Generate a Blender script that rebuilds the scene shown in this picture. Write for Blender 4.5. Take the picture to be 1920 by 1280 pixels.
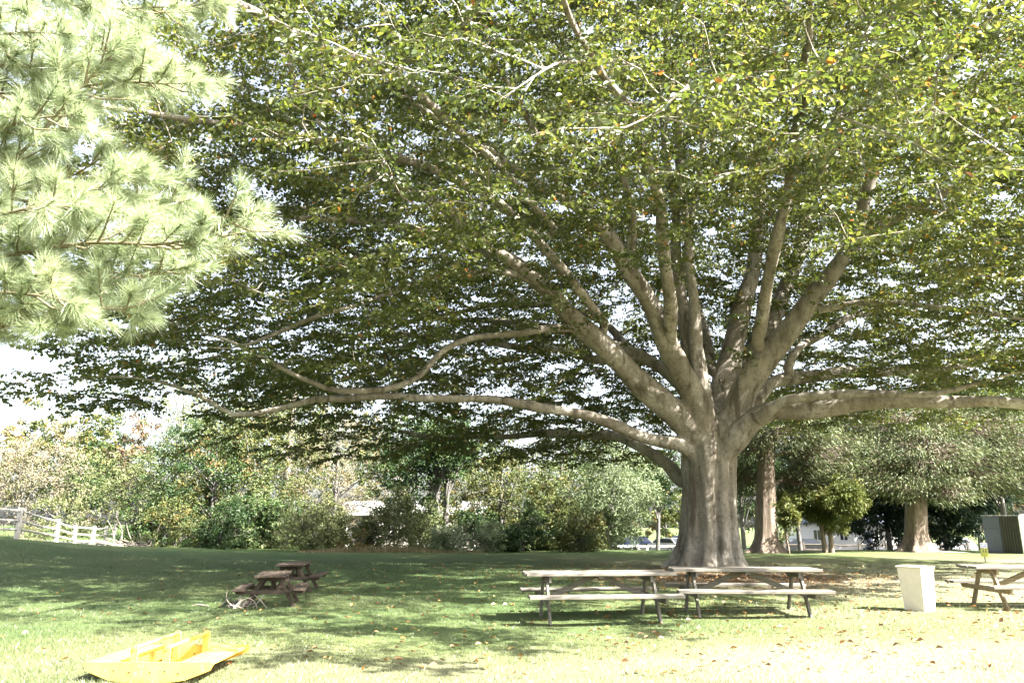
import bpy, math, random
import numpy as np

for o in list(bpy.data.objects):
    bpy.data.objects.remove(o)
scene = bpy.context.scene
COL = scene.collection
RAD = math.radians

# ------------------------------------------------------------------ camera, sky, sun, exposure
F, PITCH, EYE = 1400.0, RAD(13.5), 1.5          # focal length in pixels of the 1920-wide frame
cam = bpy.data.cameras.new('camera')
cam.sensor_width = 36.0
cam.lens = F / 1920 * 36
cam.clip_end = 2000
camera = bpy.data.objects.new('camera', cam)
COL.objects.link(camera)
camera.location = (0, 0, EYE)
camera.rotation_euler = (RAD(90) + PITCH, 0, 0)
scene.camera = camera

SUN_AZ = RAD(115)      # compass-like: 0 = +y (away from the camera), clockwise towards +x
SUN_EL = RAD(43)
world = bpy.data.worlds.new('World')
scene.world = world
world.use_nodes = True
wn = world.node_tree
bg = wn.nodes['Background']
skytex = wn.nodes.new('ShaderNodeTexSky')
skytex.sky_type = 'NISHITA'
skytex.sun_disc = False
skytex.sun_elevation = SUN_EL
skytex.sun_rotation = SUN_AZ
skytex.air_density = 1.0
skytex.dust_density = 4.0
skytex.ozone_density = 1.0
hz_ = wn.nodes.new('ShaderNodeHueSaturation')      # thin high haze: the same everywhere in the sky
hz_.inputs['Saturation'].default_value = 0.5
hz_.inputs['Value'].default_value = 1.15
wn.links.new(skytex.outputs[0], hz_.inputs['Color'])
wn.links.new(hz_.outputs[0], bg.inputs[0])
bg.inputs[1].default_value = 0.063
sl = bpy.data.lights.new('sun', 'SUN')
sl.energy = 5.0
sl.angle = RAD(0.53)
sl.color = (1.0, 0.95, 0.87)
sun = bpy.data.objects.new('sun', sl)
COL.objects.link(sun)
sun.location = (40, -40, 60)
sun.rotation_euler = (RAD(90) - SUN_EL, 0, -SUN_AZ + math.pi)
vs = scene.view_settings
vs.view_transform = 'Standard'
vs.look = 'None'
vs.gamma = 1.0
vs.use_curve_mapping = False
vs.exposure = 3.05
cy = scene.cycles
cy.max_bounces = 5
cy.diffuse_bounces = 3
cy.glossy_bounces = 2
cy.transmission_bounces = 4
cy.use_adaptive_sampling = True
cy.adaptive_threshold = 0.025
cy.transparent_max_bounces = 8
cy.use_denoising = True
cy.sample_clamp_indirect = 6.0
cy.caustics_reflective = False
cy.caustics_refractive = False

# ------------------------------------------------------------------ helpers
S_, C_ = math.sin(PITCH), math.cos(PITCH)


def at(px, py, Y):
    """World point seen at photograph pixel (px, py) standing Y metres in front of the camera."""
    u, v = px - 960, 640 - py
    dy, dz = F * C_ - v * S_, F * S_ + v * C_
    t = Y / dy
    return np.array((u * t, Y, EYE + dz * t))


def sstep(t):
    t = np.clip(t, 0, 1)
    return t * t * (3 - 2 * t)


def terrain(x, y):
    x = np.asarray(x, float)
    y = np.asarray(y, float)
    z = 1.25 * np.exp(-((x + 24) / 9) ** 2 - ((y - 25) / 12) ** 2)
    z = z - 1.7 * sstep((y - 39) / 30) * sstep((x + 17) / 9)
    z = z + 0.9 * sstep((y - 44) / 40) * sstep((-19 - x) / 8)
    z = z + 0.035 * np.sin(x * 0.55 + 1.1) * np.sin(y * 0.43) + 0.012 * np.sin(x * 1.9 + y * 1.3)
    z = z - 3.0 * sstep((y - 90) / 120)
    return z


def ground(px, py):
    """Where the ray through a pixel meets the lawn."""
    u, v = px - 960, 640 - py
    d = np.array((u, F * C_ - v * S_, F * S_ + v * C_))
    d = d / d[1]
    Y = 5.0
    while Y < 120:
        p = np.array((0, 0, EYE)) + d * Y
        if p[2] <= terrain(p[0], p[1]):
            break
        Y += 0.02
    return np.array((p[0], p[1], float(terrain(p[0], p[1]))))


def spot(px, Y, z=None):
    """Ground position under image column px at distance Y."""
    x = (px - 960) / 1450.0 * Y
    return np.array((x, Y, float(terrain(x, Y)) if z is None else z))


def unit(v):
    v = np.asarray(v, float)
    n = np.linalg.norm(v, axis=-1, keepdims=True)
    return v / np.maximum(n, 1e-9)


def tag(o, label=None, cat=None, group=None, kind=None):
    if label: o['label'] = label
    if cat: o['category'] = cat
    if group: o['group'] = group
    if kind: o['kind'] = kind
    return o


def empty(name, loc, rz=0.0, label=None, cat=None, group=None):
    o = bpy.data.objects.new(name, None)
    o.empty_display_size = 0.2
    COL.objects.link(o)
    o.location = [float(c) for c in loc]
    o.rotation_euler = (0, 0, rz)
    return tag(o, label, cat, group)


def link(name, me, mat=None, parent=None, loc=None):
    o = bpy.data.objects.new(name, me)
    COL.objects.link(o)
    if mat is not None and len(me.materials) == 0:
        me.materials.append(mat)
    if parent is not None:
        o.parent = parent
    if loc is not None:
        o.location = [float(c) for c in loc]
    return o


def mesh_np(name, verts, faces, smooth=False, var=None):
    """Mesh from a vertex array and an (n, k) face array (k equal for all faces)."""
    me = bpy.data.meshes.new(name)
    verts = np.ascontiguousarray(verts, np.float32)
    faces = np.ascontiguousarray(faces, np.int32)
    n, k = faces.shape
    me.vertices.add(len(verts))
    me.vertices.foreach_set('co', verts.ravel())
    me.loops.add(n * k)
    me.loops.foreach_set('vertex_index', faces.ravel())
    me.polygons.add(n)
    me.polygons.foreach_set('loop_start', np.arange(0, n * k, k, dtype=np.int32))
    me.polygons.foreach_set('use_smooth', np.full(n, smooth, dtype=bool))
    if var is not None:
        a = me.attributes.new('var', 'FLOAT', 'POINT')
        a.data.foreach_set('value', np.ascontiguousarray(var, np.float32))
    me.update(calc_edges=True)
    me.validate()
    return me


class MB:
    """Collects quads and n-gons, then makes one mesh."""
    def __init__(self):
        self.v, self.f, self.s = [], [], []

    def add(self, verts, faces, smooth=False):
        b = len(self.v)
        self.v += [tuple(float(c) for c in p) for p in verts]
        self.f += [tuple(i + b for i in f) for f in faces]
        self.s += [smooth] * len(faces)
        return self

    def box(self, c, size, R=None, chamfer=0.006, taper=(1, 1)):
        """Box with chamfered long edges; R a 3x3 matrix."""
        hx, hy, hz = [s / 2 for s in size]
        ch = min(chamfer, hx * .4, hy * .4, hz * .4)
        pr = [(-hy + ch, -hz), (hy - ch, -hz), (hy, -hz + ch), (hy, hz - ch), (hy - ch, hz), (-hy + ch, hz), (-hy, hz - ch), (-hy, -hz + ch)]
        vs_ = [(x, y, z) for x in (-hx, hx) for (y, z) in pr]
        fs = [tuple(range(7, -1, -1)), tuple(range(8, 16))] + [(i, (i + 1) % 8, 8 + (i + 1) % 8, 8 + i) for i in range(8)]
        vs_ = np.array(vs_)
        if R is not None:
            vs_ = vs_ @ np.asarray(R).T
        return self.add(vs_ + np.asarray(c, float), fs)

    def beam(self, a, b, w, t, side=(0, 1, 0), chamfer=0.005):
        """Beam from a to b; t its thickness along `side`, w its width across both."""
        a, b = np.asarray(a, float), np.asarray(b, float)
        ex = unit(b - a)
        ey = unit(np.asarray(side, float) - ex * np.dot(side, ex))
        ez = np.cross(ex, ey)
        return self.box((a + b) / 2, (np.linalg.norm(b - a), t, w), np.column_stack((ex, ey, ez)), chamfer)

    def tube(self, pts, rad, n=8, cap=True, smooth=True):
        v, f = tube_np(np.asarray(pts, float), np.asarray(rad, float), n)
        self.add(v, [tuple(q) for q in f], smooth)
        if cap:
            b = len(self.v) - len(v)
            self.f.append(tuple(range(b + n - 1, b - 1, -1)))
            self.f.append(tuple(range(b + len(v) - n, b + len(v))))
            self.s += [False, False]
        return self

    def prism(self, poly, axis, lo, hi):
        """2-D outline extruded along one axis."""
        k = len(poly)
        def mk(p, h):
            if axis == 'x': return (h, p[0], p[1])
            if axis == 'y': return (p[0], h, p[1])
            return (p[0], p[1], h)
        vs_ = [mk(p, lo) for p in poly] + [mk(p, hi) for p in poly]
        fs = [tuple(range(k)), tuple(range(2 * k - 1, k - 1, -1))] + [(i, k + i, k + (i + 1) % k, (i + 1) % k) for i in range(k)]
        return self.add(vs_, fs)

    def mesh(self, name):
        me = bpy.data.meshes.new(name)
        me.from_pydata(self.v, [], self.f)
        me.polygons.foreach_set('use_smooth', np.array(self.s, dtype=bool))
        me.update()
        return me

    def build(self, name, mat, parent=None, loc=None):
        import bmesh
        me = self.mesh(name)
        bm = bmesh.new(); bm.from_mesh(me)
        bmesh.ops.recalc_face_normals(bm, faces=bm.faces)
        bm.to_mesh(me); bm.free()
        return link(name, me, mat, parent, loc)


def tube_np(pts, rad, n=8):
    m = len(pts)
    tan = np.gradient(pts, axis=0)
    tan = unit(tan)
    up = np.array((0, 0, 1.0)) if abs(tan[0][2]) < .9 else np.array((1.0, 0, 0))
    e1 = unit(np.cross(tan[0], up))
    fr = []
    for i in range(m):
        e1 = unit(e1 - tan[i] * np.dot(e1, tan[i]))
        fr.append((e1, np.cross(tan[i], e1)))
    an = np.arange(n) * 2 * math.pi / n
    ca, sa = np.cos(an), np.sin(an)
    v = np.concatenate([pts[i] + rad[i] * (ca[:, None] * fr[i][0] + sa[:, None] * fr[i][1]) for i in range(m)])
    i0 = np.arange(n)
    i1 = (i0 + 1) % n
    f = np.concatenate([np.column_stack((k * n + i0, k * n + i1, (k + 1) * n + i1, (k + 1) * n + i0)) for k in range(m - 1)])
    return v, f


def smooth_path(pts, rad, step):
    """Catmull-Rom resampling of a polyline with radii."""
    pts = np.asarray(pts, float); rad = np.asarray(rad, float)
    P = np.vstack((2 * pts[0] - pts[1], pts, 2 * pts[-1] - pts[-2]))
    out, ro = [], []
    for i in range(1, len(P) - 2):
        k = max(2, int(np.linalg.norm(P[i + 1] - P[i]) / step))
        for j in range(k):
            t = j / k
            out.append(.5 * ((2 * P[i]) + (P[i + 1] - P[i - 1]) * t + (2 * P[i - 1] - 5 * P[i] + 4 * P[i + 1] - P[i + 2]) * t * t
                             + (3 * P[i] - P[i - 1] - 3 * P[i + 1] + P[i + 2]) * t ** 3))
            ro.append(rad[i - 1] * (1 - t) + rad[i] * t)
    out.append(P[-2]); ro.append(rad[-1])
    return np.array(out), np.array(ro)


# ------------------------------------------------------------------ materials
def new_mat(name):
    m = bpy.data.materials.new(name)
    m.use_nodes = True
    nt = m.node_tree
    nt.nodes.clear()
    out = nt.nodes.new('ShaderNodeOutputMaterial')
    return m, nt, out


def N(nt, t, **kw):
    n = nt.nodes.new(t)
    for k, v in kw.items():
        if k.startswith('i_'):
            n.inputs[k[2:]].default_value = v
        else:
            setattr(n, k, v)
    return n


def ramp(nt, fac, stops):
    r = nt.nodes.new('ShaderNodeValToRGB')
    e = r.color_ramp.elements
    while len(e) > 1:
        e.remove(e[-1])
    e[0].position, e[0].color = stops[0][0], (*stops[0][1], 1)
    for p, c in stops[1:]:
        q = e.new(p)
        q.color = (*c, 1)
    if fac is not None:
        nt.links.new(fac, r.inputs[0])
    return r


def leaf_mat(name, stops, trans=.42, gloss=.07, rough=.4, boost=1.25):
    m, nt, out = new_mat(name)
    a = N(nt, 'ShaderNodeAttribute', attribute_name='var')
    r = ramp(nt, a.outputs['Fac'], stops)
    d = N(nt, 'ShaderNodeBsdfDiffuse')
    t = N(nt, 'ShaderNodeBsdfTranslucent')
    hs = N(nt, 'ShaderNodeHueSaturation', i_Hue=.487, i_Saturation=1.03, i_Value=boost)
    g = N(nt, 'ShaderNodeBsdfGlossy', i_Roughness=rough)
    g.inputs['Color'].default_value = (.9, .95, .9, 1)
    m1 = N(nt, 'ShaderNodeMixShader', i_Fac=trans)
    m2 = N(nt, 'ShaderNodeMixShader', i_Fac=gloss)
    L = nt.links.new
    L(r.outputs[0], d.inputs[0]); L(r.outputs[0], hs.inputs['Color']); L(hs.outputs[0], t.inputs[0])
    L(d.outputs[0], m1.inputs[1]); L(t.outputs[0], m1.inputs[2])
    L(m1.outputs[0], m2.inputs[1]); L(g.outputs[0], m2.inputs[2])
    L(m2.outputs[0], out.inputs[0])
    return m


def rough_mat(name, stops, scale=(1, 1, 1), nscale=6, detail=8, rough=.85, bump=.3, bdist=.02, spots=None, coord='Object', spec=.3, distort=0.0):
    """Noise-coloured surface: stretched noise through a ramp, bump from the same noise, optional dark spots."""
    m, nt, out = new_mat(name)
    tc = N(nt, 'ShaderNodeTexCoord')
    mp = N(nt, 'ShaderNodeMapping')
    mp.inputs['Scale'].default_value = scale
    nz = N(nt, 'ShaderNodeTexNoise', i_Scale=nscale, i_Detail=detail, i_Roughness=.62, i_Distortion=distort)
    r = ramp(nt, None, stops)
    b = N(nt, 'ShaderNodeBsdfPrincipled', i_Roughness=rough)
    b.inputs['Specular IOR Level'].default_value = spec
    bp = N(nt, 'ShaderNodeBump', i_Strength=bump, i_Distance=bdist)
    L = nt.links.new
    L(tc.outputs[coord], mp.inputs[0]); L(mp.outputs[0], nz.inputs['Vector'])
    L(nz.outputs[0], r.inputs[0]); L(nz.outputs[0], bp.inputs['Height'])
    col = r.outputs[0]
    if spots:
        sc_, lo, hi, c = spots
        n2 = N(nt, 'ShaderNodeTexNoise', i_Scale=sc_, i_Detail=5, i_Roughness=.6)
        L(tc.outputs[coord], n2.inputs['Vector'])
        r2 = ramp(nt, n2.outputs[0], [(lo, (0, 0, 0)), (hi, (1, 1, 1))])
        mx = N(nt, 'ShaderNodeMixRGB')
        mx.inputs[2].default_value = (*c, 1)
        L(r2.outputs[0], mx.inputs[0]); L(col, mx.inputs[1])
        col = mx.outputs[0]
    L(col, b.inputs['Base Color']); L(bp.outputs[0], b.inputs['Normal']); L(b.outputs[0], out.inputs[0])
    return m


def plain(name, c, rough=.5, metal=0.0, spec=.5, vary=.12):
    m, nt, out = new_mat(name)
    tc = N(nt, 'ShaderNodeTexCoord')
    nz = N(nt, 'ShaderNodeTexNoise', i_Scale=9.0, i_Detail=6)
    lo = tuple(k * (1 - vary) for k in c)
    hi = tuple(min(1, k * (1 + vary)) for k in c)
    r = ramp(nt, nz.outputs[0], [(.3, lo), (.7, hi)])
    b = N(nt, 'ShaderNodeBsdfPrincipled', i_Roughness=rough, i_Metallic=metal)
    b.inputs['Specular IOR Level'].default_value = spec
    nt.links.new(tc.outputs['Object'], nz.inputs['Vector'])
    nt.links.new(r.outputs[0], b.inputs['Base Color'])
    nt.links.new(b.outputs[0], out.inputs[0])
    return m


M = {}
M['beech_leaf'] = leaf_mat('beech_leaf', [(0, (.032, .052, .009)), (.3, (.054, .080, .013)), (.62, (.094, .118, .020)), (.86, (.15, .16, .034)),
                                          (.945, (.28, .21, .035)), (.975, (.35, .17, .025)), (1, (.25, .09, .02))], .52, .055, .42, 1.42)
M['pine_needle'] = leaf_mat('pine_needle', [(0, (.20, .27, .135)), (.6, (.36, .43, .245)), (1, (.47, .50, .30))], .55, .12, .45, 1.1)
GREEN = {
    'pale_green': [(0, (.06, .085, .028)), (.5, (.125, .15, .055)), (1, (.215, .22, .10))],
    'silver_green': [(0, (.10, .14, .065)), (.5, (.19, .235, .12)), (1, (.28, .32, .19))],
    'olive': [(0, (.045, .065, .018)), (.5, (.085, .105, .03)), (.85, (.15, .15, .045)), (1, (.19, .12, .04))],
    'deep_green': [(0, (.02, .045, .014)), (.5, (.035, .07, .02)), (1, (.075, .11, .03))],
    'blossom': [(0, (.09, .095, .045)), (.5, (.185, .17, .105)), (1, (.29, .235, .175))],
    'rust': [(0, (.07, .06, .03)), (.5, (.13, .09, .05)), (1, (.19, .11, .07))],
    'spruce': [(0, (.010, .022, .014)), (.6, (.020, .038, .022)), (1, (.04, .06, .03))],  # near-black: the shade over these evergreens is painted into the leaf colour
    'cedar': [(0, (.035, .055, .018)), (.45, (.085, .11, .042)), (.8, (.16, .175, .08)), (1, (.22, .185, .12))],
    'juniper': [(0, (.045, .068, .014)), (.5, (.10, .12, .028)), (1, (.18, .18, .05))],
}
for k, s in GREEN.items():
    M[k] = leaf_mat(k, s, .2, .025, .5)
def beech_bark():
    m, nt, out = new_mat('beech_bark')
    L = nt.links.new
    tc = N(nt, 'ShaderNodeTexCoord')
    def noise(scale, vec, detail=8, rough=.6, dist=0.0):
        mp = N(nt, 'ShaderNodeMapping'); mp.inputs['Scale'].default_value = vec
        n_ = N(nt, 'ShaderNodeTexNoise', i_Scale=scale, i_Detail=detail, i_Roughness=rough, i_Distortion=dist)
        L(tc.outputs['Object'], mp.inputs[0]); L(mp.outputs[0], n_.inputs['Vector'])
        return n_.outputs[0]
    big, fine, streak, wrinkle, moss = noise(.9, (1, 1, .6)), noise(9, (1, 1, .8), 10, .7), noise(3.2, (1, 1, .16), 8, .62), noise(5, (.6, .6, 5), 6, .65, .6), noise(1.7, (1, 1, .8), 6, .6)
    base = ramp(nt, big, [(.3, (.17, .15, .12)), (.48, (.25, .225, .185)), (.66, (.40, .375, .33))])
    def over(col, fac, stops, c):
        r = ramp(nt, fac, stops)
        mx = N(nt, 'ShaderNodeMixRGB'); mx.inputs[2].default_value = (*c, 1)
        L(r.outputs[0], mx.inputs[0]); L(col, mx.inputs[1])
        return mx.outputs[0]
    k = lambda v: (v, v, v)
    c = over(base.outputs[0], fine, [(.48, k(0)), (.68, k(.8))], (.10, .085, .065))
    c = over(c, streak, [(.52, k(0)), (.64, k(.8))], (.075, .062, .045))
    c = over(c, wrinkle, [(.60, k(0)), (.68, k(.5))], (.09, .075, .055))
    c = over(c, moss, [(.60, k(0)), (.72, k(.45))], (.12, .12, .055))
    b = N(nt, 'ShaderNodeBsdfPrincipled', i_Roughness=.88)
    b.inputs['Specular IOR Level'].default_value = .2
    b1 = N(nt, 'ShaderNodeBump', i_Strength=.55, i_Distance=.05)
    b2 = N(nt, 'ShaderNodeBump', i_Strength=.5, i_Distance=.02)
    b3 = N(nt, 'ShaderNodeBump', i_Strength=.45, i_Distance=.03)
    L(streak, b1.inputs['Height']); L(fine, b2.inputs['Height']); L(wrinkle, b3.inputs['Height'])
    L(b1.outputs[0], b2.inputs['Normal']); L(b2.outputs[0], b3.inputs['Normal']); L(b3.outputs[0], b.inputs['Normal'])
    L(c, b.inputs['Base Color']); L(b.outputs[0], out.inputs[0])
    return m


M['beech_bark'] = beech_bark()
M['beech_limb'] = M['beech_bark']
M['twig_bark'] = rough_mat('twig_bark', [(.3, (.06, .05, .038)), (.7, (.13, .11, .085))], (1, 1, 1), 6, 4)
M['cedar_bark'] = rough_mat('cedar_bark', [(.25, (.07, .052, .04)), (.5, (.165, .13, .10)), (.75, (.29, .24, .195))], (7, 7, .5), 2.2, 8, .95, .8, .03)
M['pine_twig'] = rough_mat('pine_twig', [(.3, (.11, .095, .055)), (.7, (.22, .19, .12))], (1, 1, 1), 6, 4)
M['pale_twig'] = rough_mat('pale_twig', [(.3, (.17, .145, .12)), (.7, (.33, .29, .245))], (1, 1, 1), 5, 4)
M['grey_bark'] = rough_mat('grey_bark', [(.3, (.08, .075, .07)), (.7, (.20, .19, .175))], (4, 4, .6), 3, 8, .95, .6)
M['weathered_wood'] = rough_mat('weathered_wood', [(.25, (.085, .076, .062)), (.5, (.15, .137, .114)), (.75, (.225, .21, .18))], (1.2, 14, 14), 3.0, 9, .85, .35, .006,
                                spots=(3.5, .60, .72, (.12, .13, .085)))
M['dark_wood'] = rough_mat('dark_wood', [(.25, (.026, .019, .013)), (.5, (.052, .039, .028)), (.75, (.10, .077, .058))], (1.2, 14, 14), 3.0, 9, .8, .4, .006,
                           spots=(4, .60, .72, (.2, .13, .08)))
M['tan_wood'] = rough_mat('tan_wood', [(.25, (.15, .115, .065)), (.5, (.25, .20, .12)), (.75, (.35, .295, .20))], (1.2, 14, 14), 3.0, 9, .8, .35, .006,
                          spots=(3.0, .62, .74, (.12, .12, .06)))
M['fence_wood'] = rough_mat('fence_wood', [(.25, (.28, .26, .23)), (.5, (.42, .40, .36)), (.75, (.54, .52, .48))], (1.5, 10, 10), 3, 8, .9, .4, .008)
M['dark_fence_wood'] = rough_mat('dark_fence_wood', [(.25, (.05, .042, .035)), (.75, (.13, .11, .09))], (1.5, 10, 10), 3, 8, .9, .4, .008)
M['yellow_paint'] = rough_mat('yellow_paint', [(.3, (.70, .41, .07)), (.6, (.80, .50, .10)), (.8, (.84, .58, .17))], (1, 1, 1), 7, 8, .5, .1, .004, spots=(16, .64, .70, (.42, .33, .20)))
M['shaded_yellow'] = plain('shaded_yellow', (.72, .23, .05), .45)  # orange look of the yellow boards in shade, put into the colour
M['cream_panel'] = plain('cream_panel', (.72, .64, .53), .6, vary=.06)
M['white_paint'] = plain('white_paint', (.78, .77, .74), .6, vary=.06)
M['bolt_steel'] = plain('bolt_steel', (.12, .11, .10), .5, .6)
M['asphalt'] = rough_mat('asphalt', [(.3, (.045, .045, .047)), (.7, (.085, .085, .088))], (1, 1, 1), 30, 6, .9, .2, .01)
M['glass'] = plain('glass', (.02, .025, .03), .08, 0, .6)
M['rubber'] = plain('rubber', (.02, .02, .02), .8)
M['steel'] = plain('steel', (.55, .55, .56), .3, .9)
M['red_lens'] = plain('red_lens', (.45, .03, .03), .3)
M['roof_metal'] = plain('roof_metal', (.36, .355, .35), .5, .2)
M['shed_wall'] = rough_mat('shed_wall', [(.3, (.42, .38, .35)), (.7, (.58, .54, .51))], (10, 10, .7), 3, 6, .9, .2, .01)
M['slate_panel'] = plain('slate_panel', (.095, .11, .15), .5)
M['ribbed_dark'] = plain('ribbed_dark', (.045, .043, .035), .55)
M['sky_blue_panel'] = plain('sky_blue_panel', (.32, .55, .72), .5)
M['navy'] = plain('navy', (.02, .03, .20), .5)
M['sign_yellow'] = plain('sign_yellow', (.27, .28, .025), .5)
M['ink'] = plain('ink', (.03, .03, .025), .6)
M['sign_white'] = plain('sign_white', (.45, .47, .52), .5)
M['stone'] = rough_mat('stone', [(.3, (.25, .24, .22)), (.7, (.45, .43, .40))], (1, 1, 1), 5, 8, .9, .5, .02)


def straw(x, y):
    """Share of dry grass: lush to the left and far away, dry in the front and around the tables; sunlit paleness of front and right is painted in too."""
    v = .5 + .25 * np.sin(x * .9 + 1.3 * np.sin(y * .5)) * np.sin(y * .8 + 1.1 * np.sin(x * .45)) + .2 * np.sin(x * .31 + y * .23)
    return np.clip(v * .42 + (.52 * sstep((x + 2) / 10) + .36 * sstep((11.8 - y) / 3.5)) * (1 - .75 * sstep((y - 26) / 12)), 0, 1)


def lawn_material():
    m, nt, out = new_mat('lawn')
    L = nt.links.new
    geo = N(nt, 'ShaderNodeNewGeometry')
    at_ = N(nt, 'ShaderNodeAttribute', attribute_name='var')
    n1 = N(nt, 'ShaderNodeTexNoise', i_Scale=.8, i_Detail=8, i_Roughness=.65)
    n2 = N(nt, 'ShaderNodeTexNoise', i_Scale=28, i_Detail=6, i_Roughness=.7)
    mp = N(nt, 'ShaderNodeMapping')
    mp.inputs['Scale'].default_value = (.25, 1.6, 1)
    n3 = N(nt, 'ShaderNodeTexNoise', i_Scale=.9, i_Detail=5, i_Roughness=.6)
    L(geo.outputs['Position'], mp.inputs[0]); L(mp.outputs[0], n3.inputs['Vector'])
    for n in (n1, n2):
        L(geo.outputs['Position'], n.inputs['Vector'])
    a1 = N(nt, 'ShaderNodeMath', operation='MULTIPLY_ADD')
    a1.inputs[1].default_value = .6
    L(n1.outputs[0], a1.inputs[0]); L(at_.outputs['Fac'], a1.inputs[2])
    a2 = N(nt, 'ShaderNodeMath', operation='MULTIPLY_ADD')
    a2.inputs[1].default_value = .55
    L(n2.outputs[0], a2.inputs[0]); L(a1.outputs[0], a2.inputs[2])
    a3 = N(nt, 'ShaderNodeMath', operation='MULTIPLY_ADD')
    a3.inputs[1].default_value = .35
    L(n3.outputs[0], a3.inputs[0]); L(a2.outputs[0], a3.inputs[2])
    r = ramp(nt, a3.outputs[0], [(.62, (.028, .068, .022)), (.95, (.052, .10, .030)), (1.25 / 1.3, (.10, .125, .042))])
    # ramp input above 1 is clamped, so scale into range first
    sc_ = N(nt, 'ShaderNodeMath', operation='MULTIPLY')
    sc_.inputs[1].default_value = .5
    L(a3.outputs[0], sc_.inputs[0])
    r2 = ramp(nt, sc_.outputs[0], [(.28, (.042, .076, .024)), (.45, (.064, .100, .034)), (.62, (.11, .13, .052)), (.80, (.20, .195, .12)), (.95, (.27, .24, .165))])
    nt.nodes.remove(r)
    # leaf litter and bare earth round the big trunk
    sep = N(nt, 'ShaderNodeVectorMath', operation='DISTANCE')
    sep.inputs[1].default_value = (6.0, 21.8, 0.0)
    L(geo.outputs['Position'], sep.inputs[0])
    mm = N(nt, 'ShaderNodeMath', operation='MULTIPLY_ADD')
    mm.inputs[1].default_value = 3.0
    L(n1.outputs[0], mm.inputs[0]); L(sep.outputs['Value'], mm.inputs[2])
    mr = N(nt, 'ShaderNodeMapRange')
    mr.inputs['From Min'].default_value = 6.6
    mr.inputs['From Max'].default_value = 3.6
    L(mm.outputs[0], mr.inputs[0])
    lit = ramp(nt, n2.outputs[0], [(.35, (.045, .033, .02)), (.55, (.13, .095, .06)), (.72, (.24, .18, .12))])
    mx = N(nt, 'ShaderNodeMixRGB')
    L(mr.outputs[0], mx.inputs[0]); L(r2.outputs[0], mx.inputs[1]); L(lit.outputs[0], mx.inputs[2])
    b = N(nt, 'ShaderNodeBsdfPrincipled', i_Roughness=.9)
    b.inputs['Specular IOR Level'].default_value = .15
    bp = N(nt, 'ShaderNodeBump', i_Strength=.8, i_Distance=.05)
    L(n2.outputs[0], bp.inputs['Height'])
    L(mx.outputs[0], b.inputs['Base Color']); L(bp.outputs[0], b.inputs['Normal']); L(b.outputs[0], out.inputs[0])
    return m


M['lawn'] = lawn_material()
M['grass_blade'] = leaf_mat('grass_blade', [(0, (.043, .080, .024)), (.35, (.070, .110, .036)), (.62, (.145, .16, .075)), (.85, (.26, .25, .165)), (1, (.32, .29, .205))], .35, .05, .45, 1.1)
M['dry_grass'] = leaf_mat('dry_grass', [(0, (.16, .14, .06)), (.6, (.29, .24, .12)), (1, (.36, .31, .18))], .3, .03, .6, 1.1)
M['fallen_leaf'] = leaf_mat('fallen_leaf', [(0, (.10, .055, .025)), (.4, (.22, .11, .04)), (.75, (.32, .17, .05)), (1, (.34, .27, .10))], .15, .05, .5, 1.0)

# ------------------------------------------------------------------ ground
xs = np.unique(np.concatenate((np.linspace(-400, -45, 26), np.linspace(-45, 45, 121), np.linspace(45, 400, 26))))
ys = np.unique(np.concatenate((np.linspace(-60, 4, 14), np.linspace(4, 60, 101), np.linspace(60, 120, 41), np.linspace(120, 700, 24))))
gx, gy = np.meshgrid(xs, ys)
gv = np.column_stack((gx.ravel(), gy.ravel(), terrain(gx, gy).ravel()))
nx = len(xs)
ii, jj = np.meshgrid(np.arange(nx - 1), np.arange(len(ys) - 1))
a = (jj * nx + ii).ravel()
lawn = link('lawn', mesh_np('lawn', gv, np.column_stack((a, a + 1, a + 1 + nx, a + nx)), True, straw(gv[:, 0], gv[:, 1])), M['lawn'])
tag(lawn, 'mown lawn stretching from the camera to the hedge of trees', 'lawn', kind='structure')


def ribbon(name, pts, width, mat, lift=.02):
    """Paved strip draped on the terrain."""
    pts, _ = smooth_path(np.array([(p[0], p[1], 0) for p in pts], float), np.ones(len(pts)), 1.0)
    t = unit(np.gradient(pts, axis=0))
    s = np.column_stack((-t[:, 1], t[:, 0], t[:, 2] * 0))
    k = 7
    v = np.concatenate([pts + s * (width * (i / (k - 1) - .5)) for i in range(k)])
    v[:, 2] = terrain(v[:, 0], v[:, 1]) + lift
    m = len(pts)
    f = np.concatenate([np.column_stack((np.arange(m - 1) + i * m, np.arange(1, m) + i * m, np.arange(1, m) + (i + 1) * m, np.arange(m - 1) + (i + 1) * m)) for i in range(k - 1)])
    return tag(link(name, mesh_np(name, v, f, True), mat), kind='structure')


tag(ribbon('road', [(-60, 62), (-36, 53), (-27, 49.5), (-22, 50), (-16, 58)], 4.2, M['asphalt'], .05), 'shaded paved lane behind the weathered rail fence', 'road')
tag(ribbon('parking_lot', [(2, 82), (16, 80), (32, 79), (60, 80)], 22, M['asphalt'], .05), 'asphalt parking lot beyond the lawn', 'parking lot')

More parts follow.
